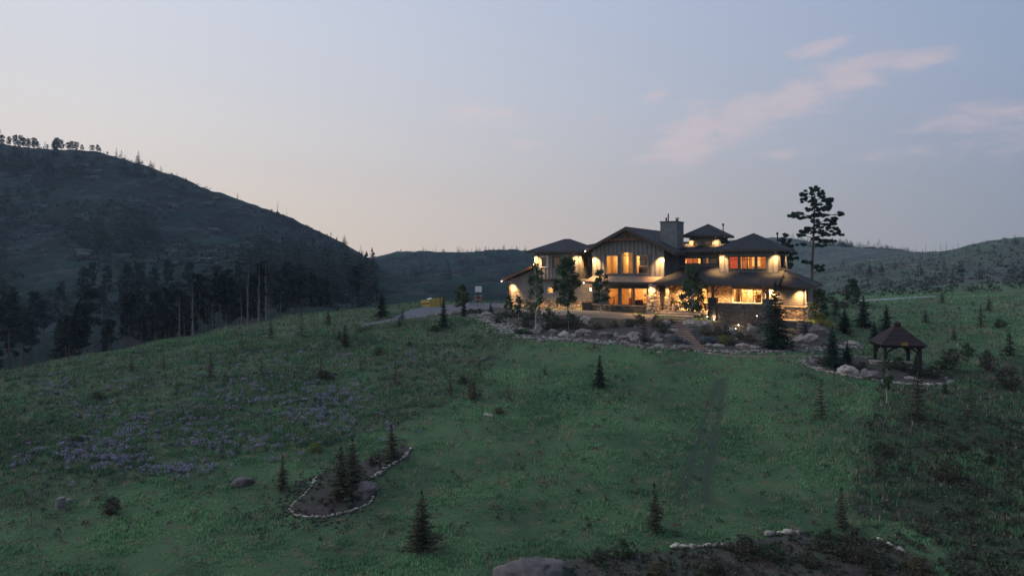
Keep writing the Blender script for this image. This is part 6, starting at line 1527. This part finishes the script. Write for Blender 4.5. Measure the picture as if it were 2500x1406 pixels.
# ------------------------------------------------------------------ saplings planted over the meadow
SP = [(801, 791, 33, 'young2', 'small sapling on the crest of the meadow before the dark valley', 1.6), (737, 824, 58, 'sparse0', 'sparse sapling with separate whorls on the meadow crest', 1.1), (661, 830, 50, 'young1', 'slim sapling left of the sparse one on the crest', 1.2), (514, 924, 64, 'young0', 'dark narrow sapling standing out in the upper left meadow', 1.3),
      (638, 916, 50, 'sparse1', 'thin reddish sapling right of the dark narrow one', 1.0), (784, 926, 52, 'sparse2', 'thin sapling rising from a reddish bush', 1.0), (321, 907, 40, 'young1', 'small sapling on the left rim of the meadow', 1.2), (480, 884, 40, 'sparse0', 'faint small sapling at the left crest', 1.0), (842, 846, 52, 'young4', 'bushy sapling below the broad spruce', 1.1), (828, 832, 30, 'young3', 'short sapling left of the bushy one', 1.2),
      (965, 938, 56, 'sparse1', 'sparse dark sapling in the middle of the meadow', 1.2), (2005, 1022, 96, 'sparse2', 'faint tall sapling on the lawn left of the gazebo bed front', 1.0), (2240, 1020, 130, 'young0', 'tall dark sapling on the right slope below the gazebo', 1.2), (2305, 960, 40, 'young2', 'small sapling at the right tip of the gazebo bed', 1.3), (2395, 800, 56, 'young1', 'slim conifer high on the right slope', 1.2),
      (1030, 1345, 148, 'young3', 'tall brownish sapling in the lower middle foreground', 1.05), (1598, 1300, 120, 'young1', 'tall dark sapling in the right foreground', 1.15), (832, 1215, 128, 'young4', 'broad dark young conifer left of the pale island boulder', 1.0), (860, 1185, 116, 'young3', 'taller dark conifer behind the first on the island bed', 1.0), (955, 1122, 84, 'young2', 'dark conifer on the narrow end of the island bed', 1.3), (906, 1136, 30, 'young2', 'tiny conifer between the larger ones of the island bed', 1.6),
      (690, 1195, 82, 'young1', 'dark conifer left of the island bed in the grass', 1.3), (2300, 740, 30, 'young2', 'small conifer near the end of the far road', 1.3), (2415, 760, 34, 'young3', 'dark conifer on the upper right slope', 1.2), (1170, 905, 24, 'sparse0', 'tiny sapling on the lawn below the cobbled rim', 1.0), (1100, 968, 60, 'sparse2', 'thin sapling in the trough of the meadow', .9), (2465, 870, 60, 'young4', 'conifer on the right slope above the round bush', 1.1),
      (2370, 1010, 70, 'sparse1', 'thin conifer low on the right slope', 1.0), (2055, 1290, 100, 'young0', 'dark conifer behind the largest foreground shrub', 1.2), (560, 905, 26, 'sparse2', 'tiny sapling right of the dark narrow one', 1.0), (430, 960, 30, 'sparse1', 'tiny sapling among meadow flowers at the left', 1.0), (975, 800, 26, 'young4', 'small conifer below the dirt track', 1.3),
      (2290, 1085, 70, 'sparse0', 'faint thin sapling in the dark scrub of the lower right slope', 1.0), (2150, 1150, 70, 'sparse1', 'faint pale-stemmed sapling at the left edge of the lower right scrub', .9), (2420, 1130, 60, 'young2', 'small conifer in the scrub near the right edge', 1.1), (2330, 830, 36, 'young1', 'slim sapling on the slope right above the gazebo', 1.2), (2260, 790, 34, 'young3', 'small sapling on the slope behind the gazebo', 1.2),
      (590, 850, 34, 'sparse1', 'thin sapling between the two crest saplings and the valley', 1.1), (700, 880, 30, 'sparse2', 'thin short sapling below the sparse crest sapling', 1.1), (400, 900, 34, 'young0', 'slim dark sapling on the left shoulder of the meadow', 1.2), (180, 945, 30, 'sparse0', 'tiny sapling near the left edge of the meadow', 1.1), (880, 905, 34, 'sparse1', 'thin sapling right of the reddish spreading bush', 1.1),
      (1240, 975, 34, 'sparse0', 'faint sapling in the trough right of the middle meadow', 1.0), (1330, 915, 26, 'young1', 'tiny conifer on the lawn below the left boulders', 1.1)]
for x, y, h_, key, lb, wd in SP: tr_(key, x, y, h_, 'conifer_sapling', lb, 'sapling', wide=wd*1.25)
# pale dead stems and logs
for x, y, h_, lb in ((1057, 968, 66, 'bleached thin dead stem standing in the middle meadow'), (1034, 955, 26, 'short dead stem left of the bleached one'), (1010, 872, 40, 'grey dead stem on the upper meadow'), (985, 905, 40, 'thin grey stem below the upper meadow'), (2225, 1056, 50, 'pale broken stem at the foot of the tall dark sapling'), (1130, 880, 34, 'grey stem right of the middle meadow'), (632, 1010, 60, 'pale leaning stem among the lilac flowers'), (680, 785, 26, 'dead stem on the crest at the left'), (528, 790, 40, 'dead trunk at the edge of the dark valley')):
    p = GND(x, y); plant('snag%d' % rnd.randrange(4), 'dead_sapling', lb, 'dead stem', p, h_*p.y/F, wide=1.6)
for x0, y0, x1, y1, lb in ((665, 1018, 752, 1011, 'long pale fallen pole lying among the lilac flowers'), (560, 802, 612, 797, 'grey fallen log on the rim of the meadow'), (330, 864, 395, 853, 'fallen log along the left rim above the dark valley'), (850, 1070, 862, 1060, 'short pale broken branch above the island bed')):
    a, b_ = GND(x0, y0), GND(x1, y1); b = MB(); c = (a+b_)/2; b.tube([tuple(a-c), tuple((a-c)*.3+Vector((0, 0, .04))), tuple(b_-c)], [.05, .045, .03], 6); tag(b.build('fallen_log', M['snag'], loc=(c.x, c.y, c.z+.10)), lb, 'log')
p = GND(148, 1240); b = MB(); b.lathe([(.30, -.1), (.22, .05), (.2, .5), (.17, .52)], 0, 0, 9); tag(b.build('tree_stump', M['snag'], loc=(p.x, p.y, p.z)), 'short pale weathered tree stump at the far left of the smooth grass', 'stump')
rock(165, 1226, 14, 'small white rock just right of the pale stump', None); rock(1180, 880, 22, 'flat pale rock on the lawn left of the cobbled rim', SLAB, 1.4)

# ------------------------------------------------------------------ dark wood of the left valley
def zone(px):
    return ('at the far left edge' if px < 110 else 'below the long row of ridge pines' if px < 270 else 'below the pointed skyline conifer' if px < 400 else 'below the bare left skyline' if px < 560 else 'below the thin dead skyline tree' if px < 720 else 'near the notch between the hills')
def depth3(Y, a, b): return 'low' if Y < a else 'halfway up' if Y < b else 'high'
rs = random.Random(21); n = 0
while n < 150:
    Y = rs.uniform(84, 195); px = rs.uniform(-160, 930); t = (px-1250)/F; X = t*Y
    # behind the crest of the meadow only
    zc = hz(X, Y)
    if px > 640 and Y < 112: continue
    if px > 820 and rs.random() < .5: continue
    hgt = rs.uniform(7, 14.5)*(.75+.25*min(1, max(0, (900-px)/600)))*(.8 if Y < 105 else 1)
    top = HZ-(zc+hgt-CAMZ)/Y*F
    if 60 < px < 300 and Y > 105 and rs.random() < .75: continue
    if top < 600+max(0, (250-px))*.15+40*rs.random(): continue
    plant('vpine%d' % rs.randrange(6), 'valley_pine', ('tall' if hgt > 11 else 'shorter')+(' front' if Y < 120 else ' rear')+' pine of the valley wood '+zone(px), 'pine tree', (X, Y, zc), hgt, group='pines of the dark left valley', wide=rs.uniform(.9, 1.3)); n += 1
for k in range(95):
    px = rs.triangular(60, 720, 380); Y = rs.uniform(84, 125); X = (px-1250)/F*Y
    plant('snag%d' % rs.randrange(4), 'dead_tree', 'pale dead trunk among the valley pines '+zone(px), 'dead tree', (X, Y, hz(X, Y)), rs.uniform(4.5, 8.5), group='pale dead trunks of the left valley', wide=.95)
# conifers on the slope of the left mountain
n = 0
while n < 290:
    px = rs.uniform(-100, 920); Y = rs.uniform(190, 372); X = (px-1250)/F*Y
    den = float(fbm(np.array([X/40]), np.array([Y/40]), 3, 77)[0])
    if den < .0+.25*rs.random()*((Y-190)/200): continue
    z = hz(X, Y); plant('far%d' % rs.randrange(4), 'slope_conifer', 'dark conifer '+depth3(Y, 250, 320)+' on the left mountain slope '+zone(px), 'conifer', (X, Y, z), rs.uniform(7, 14)*(1.0 if Y < 300 else .75), group='conifers on the slope of the left mountain', wide=1.3, parts=False); n += 1
# dark low brush on the slope
T = []
for _ in range(4200):
    px = rs.uniform(-150, 915); Y = rs.uniform(170, 385); X = (px-1250)/F*Y
    if float(fbm(np.array([X/25]), np.array([Y/25]), 3, 79)[0]) > -.02: clump(T, (X, Y, hz(X, Y)+.4), rs.uniform(.8, 2.4), 12, .9, rs, .6)
tag(obj('mountain_brush', soup('mountain_brush', T, M['darkpine'])), 'dark scrub covering the slope of the left mountain', 'scrub', kind='stuff')
# rocks breaking out of the mountain
mb = MB()
for _ in range(800):
    px = rs.uniform(-150, 915); Y = rs.uniform(200, 392); X = (px-1250)/F*Y
    if float(fbm(np.array([X/30]), np.array([Y/18]), 3, 83)[0]) < .08: continue
    z = hz(X, Y); s = rs.uniform(.5, 2.0); V = []
    for (r_, h_) in ((1, -.4), (.9, .3), (.5, .6)): V.append([(X+s*1.8*r_*math.cos(q*1.257+s)*rs.uniform(.7, 1.2), Y+s*r_*math.sin(q*1.257+s)*rs.uniform(.7, 1.2), z+s*h_*.9) for q in range(5)])
    i = mb.P(*V[0], *V[1], *V[2])
    for l in (0, 1):
        for q in range(5): r2 = (q+1) % 5; mb.f.append((i+l*5+q, i+l*5+r2, i+l*5+5+r2, i+l*5+5+q)); mb.mi.append(0)
    mb.f.append(tuple(i+10+q for q in range(5))); mb.mi.append(0)
tag(mb.build('mountain_rocks', mat('grey_outcrop', (.06, .066, .074), .95, (.03, .036, .042), .5, island=.4)), 'grey rocks breaking out of the left mountain slope', 'rocks', kind='stuff')
# skyline trees of the left ridge
def ridge(px, Ylo, Yhi):
    Y = np.linspace(Ylo, Yhi, 120); X = (px-1250)/F*Y; z = H(X, Y); a = (z-CAMZ)/Y; i = int(np.argmax(a)); return (float(X[i]), float(Y[i]), float(z[i]))
RT = [(-60, 26), (-20, 28), (4, 27), (22, 22), (38, 27), (50, 30), (58, 26), (70, 24), (82, 27), (92, 18), (115, 12), (132, 22), (140, 30), (150, 26), (166, 20), (176, 22), (186, 20), (200, 15), (226, 16), (238, 18), (244, 12), (262, 8)]
for k, (px, h_) in enumerate(RT):
    p = ridge(px, 330, 470); o = plant('ragged%d' % (k % 4), 'ridge_pine', 'ragged pine in the row along the top of the left mountain', 'pine tree', p, h_*p[1]/F*.9, group='pines along the top of the left ridge', wide=rnd.uniform(1.0, 1.4))
for px, h_, lb in ((284, 20, 'small lone conifer on the left skyline, left of the pointed one'), (338, 28, 'pointed lone conifer standing clear on the left skyline'), (393, 13, 'small tree right of the pointed conifer on the left skyline'), (366, 9, 'tiny tree halfway down from the pointed skyline conifer'), (432, 9, 'tiny ragged tree on the descending left skyline'), (580, 13, 'lone small tree midway down the left skyline'),
                   (842, 20, 'lone conifer low on the left skyline near the valley notch'), (885, 8, 'tiny bush-like tree at the foot of the left skyline')):
    p = ridge(px, 330, 470); plant('far%d' % (px % 4), 'ridge_conifer', lb, 'conifer', p, h_*p[1]/F*1.1, wide=1.5)
for px, h_, lb in ((678, 26, 'thin dead tree on the left skyline'), (700, 15, 'short dead tree right of the thin one on the left skyline')):
    p = ridge(px, 330, 470); plant('snag1', 'dead_tree', lb, 'dead tree', p, h_*p[1]/F*1.1, wide=2.2)
# distant saddle and right-hand hills
for k in range(20):
    px = rs.choice([rs.uniform(925, 1285), rs.uniform(1040, 1290)]); p = ridge(px, 480, 600)
    plant(rs.choice(['snag0', 'snag2', 'far1', 'far2']), 'distant_tree', 'tiny tree on the skyline of the distant saddle left of the house', 'tree', p, rs.uniform(3, 7)*p[1]/F, group='trees on the distant saddle skyline', wide=1.6)
for k in range(120):
    px = rs.uniform(935, 1290); Y = rs.uniform(300, 545); X = (px-1250)/F*Y
    plant('far%d' % rs.randrange(4), 'distant_pine', 'dark conifer '+depth3(Y, 380, 470)+' on the distant hill '+('just right of the mountain foot' if px < 1040 else 'above the yellow container' if px < 1150 else 'beside the left end of the house'), 'conifer', (X, Y, hz(X, Y)), rs.uniform(2.5, 5.5), group='conifers on the distant hill left of the house', parts=False, wide=1.4)
for k in range(95):
    px = rs.triangular(1925, 2270, 2020); p = ridge(px, 480, 600) if px < 2080 else ridge(px, 300, 600)
    h_ = rs.uniform(5, 14)*(1 if px < 2150 else .6); dd = rs.uniform(-12, 2)
    X = p[0]+dd*p[0]/p[1]; Y = p[1]+dd
    plant('far%d' % rs.randrange(4), 'skyline_conifer', 'dark conifer in the skyline band '+('beside the two ponderosa pines' if px < 2010 else 'just right of the tall ponderosa' if px < 2100 else 'where the right skyline dips' if px < 2190 else 'at the thin end towards the right hill'), 'conifer', (X, Y, hz(X, Y)), h_*p[1]/F*1.35, group='conifers along the right-hand skyline', wide=2.6, parts=False)
for k in range(34):
    px = rs.uniform(2120, 2380); Y = rs.uniform(170, 290); X = (px-1250)/F*Y
    plant('snag%d' % rs.randrange(4), 'burnt_snag', 'bleached standing dead tree on the right hill '+('left of the road middle' if px < 2200 else 'above the road end' if px < 2300 else 'right of the far road end'), 'dead tree', (X, Y, hz(X, Y)), rs.uniform(4, 7.5), group='bleached dead trees on the right hill', wide=1.4)
for k in range(60):
    px = rs.uniform(2020, 2560); Y = rs.uniform(112, 290); X = (px-1250)/F*Y
    plant('far%d' % rs.randrange(4), 'hillside_conifer', 'small dark conifer '+depth3(Y, 165, 230)+' on the right hill '+('above the round-headed tree' if px < 2140 else 'above the far road' if px < 2290 else 'right of the far road end' if px < 2420 else 'at the right edge of the view'), 'conifer', (X, Y, hz(X, Y)), rs.uniform(1.2, 4), group='small conifers on the right hill', wide=1.5, parts=False)
T = []
for _ in range(1300):
    px = rs.uniform(1990, 2700); Y = rs.uniform(105, 320); X = (px-1250)/F*Y
    clump(T, (X, Y, hz(X, Y)+.2), rs.uniform(.4, 1.6), 10, .5, rs, .5)
tag(obj('hill_brush', soup('hill_brush', T, foliage_mat('hill_scrub', (.055, .08, .055), (.08, .08, .07), .1, .5))), 'low scrub covering the right-hand hill', 'scrub', kind='stuff')

T = []
for _ in range(900):
    px = rs.uniform(2100, 2640); py = rs.uniform(1020, 1440); p = GND(px, py)
    if rs.random() < (px-2080)/300: clump(T, (p.x, p.y, p.z+.15), rs.uniform(.12, .40), 20, .13, rs, .6, .5)
tag(obj('slope_scrub', soup('slope_scrub', T, M['redshrub'])), 'dark low scrub over the lower right slope', 'scrub', kind='stuff')
# ------------------------------------------------------------------ evening haze
b = MB(); b.box(-930, 930, -40, 655, -45, 100)
hm = bpy.data.materials.new('haze'); hm.use_nodes = True; nt = hm.node_tree; nt.nodes.remove(nt.nodes['Principled BSDF'])
pv = nt.nodes.new('ShaderNodeVolumePrincipled'); pv.inputs['Color'].default_value = (.62, .79, 1, 1); pv.inputs['Density'].default_value = .00024; pv.inputs['Anisotropy'].default_value = .2
nt.links.new(pv.outputs[0], nt.nodes['Material Output'].inputs['Volume'])
hzb = b.build('haze', hm); tag(hzb, 'thin bluish evening haze over the hills', 'haze', kind='stuff')
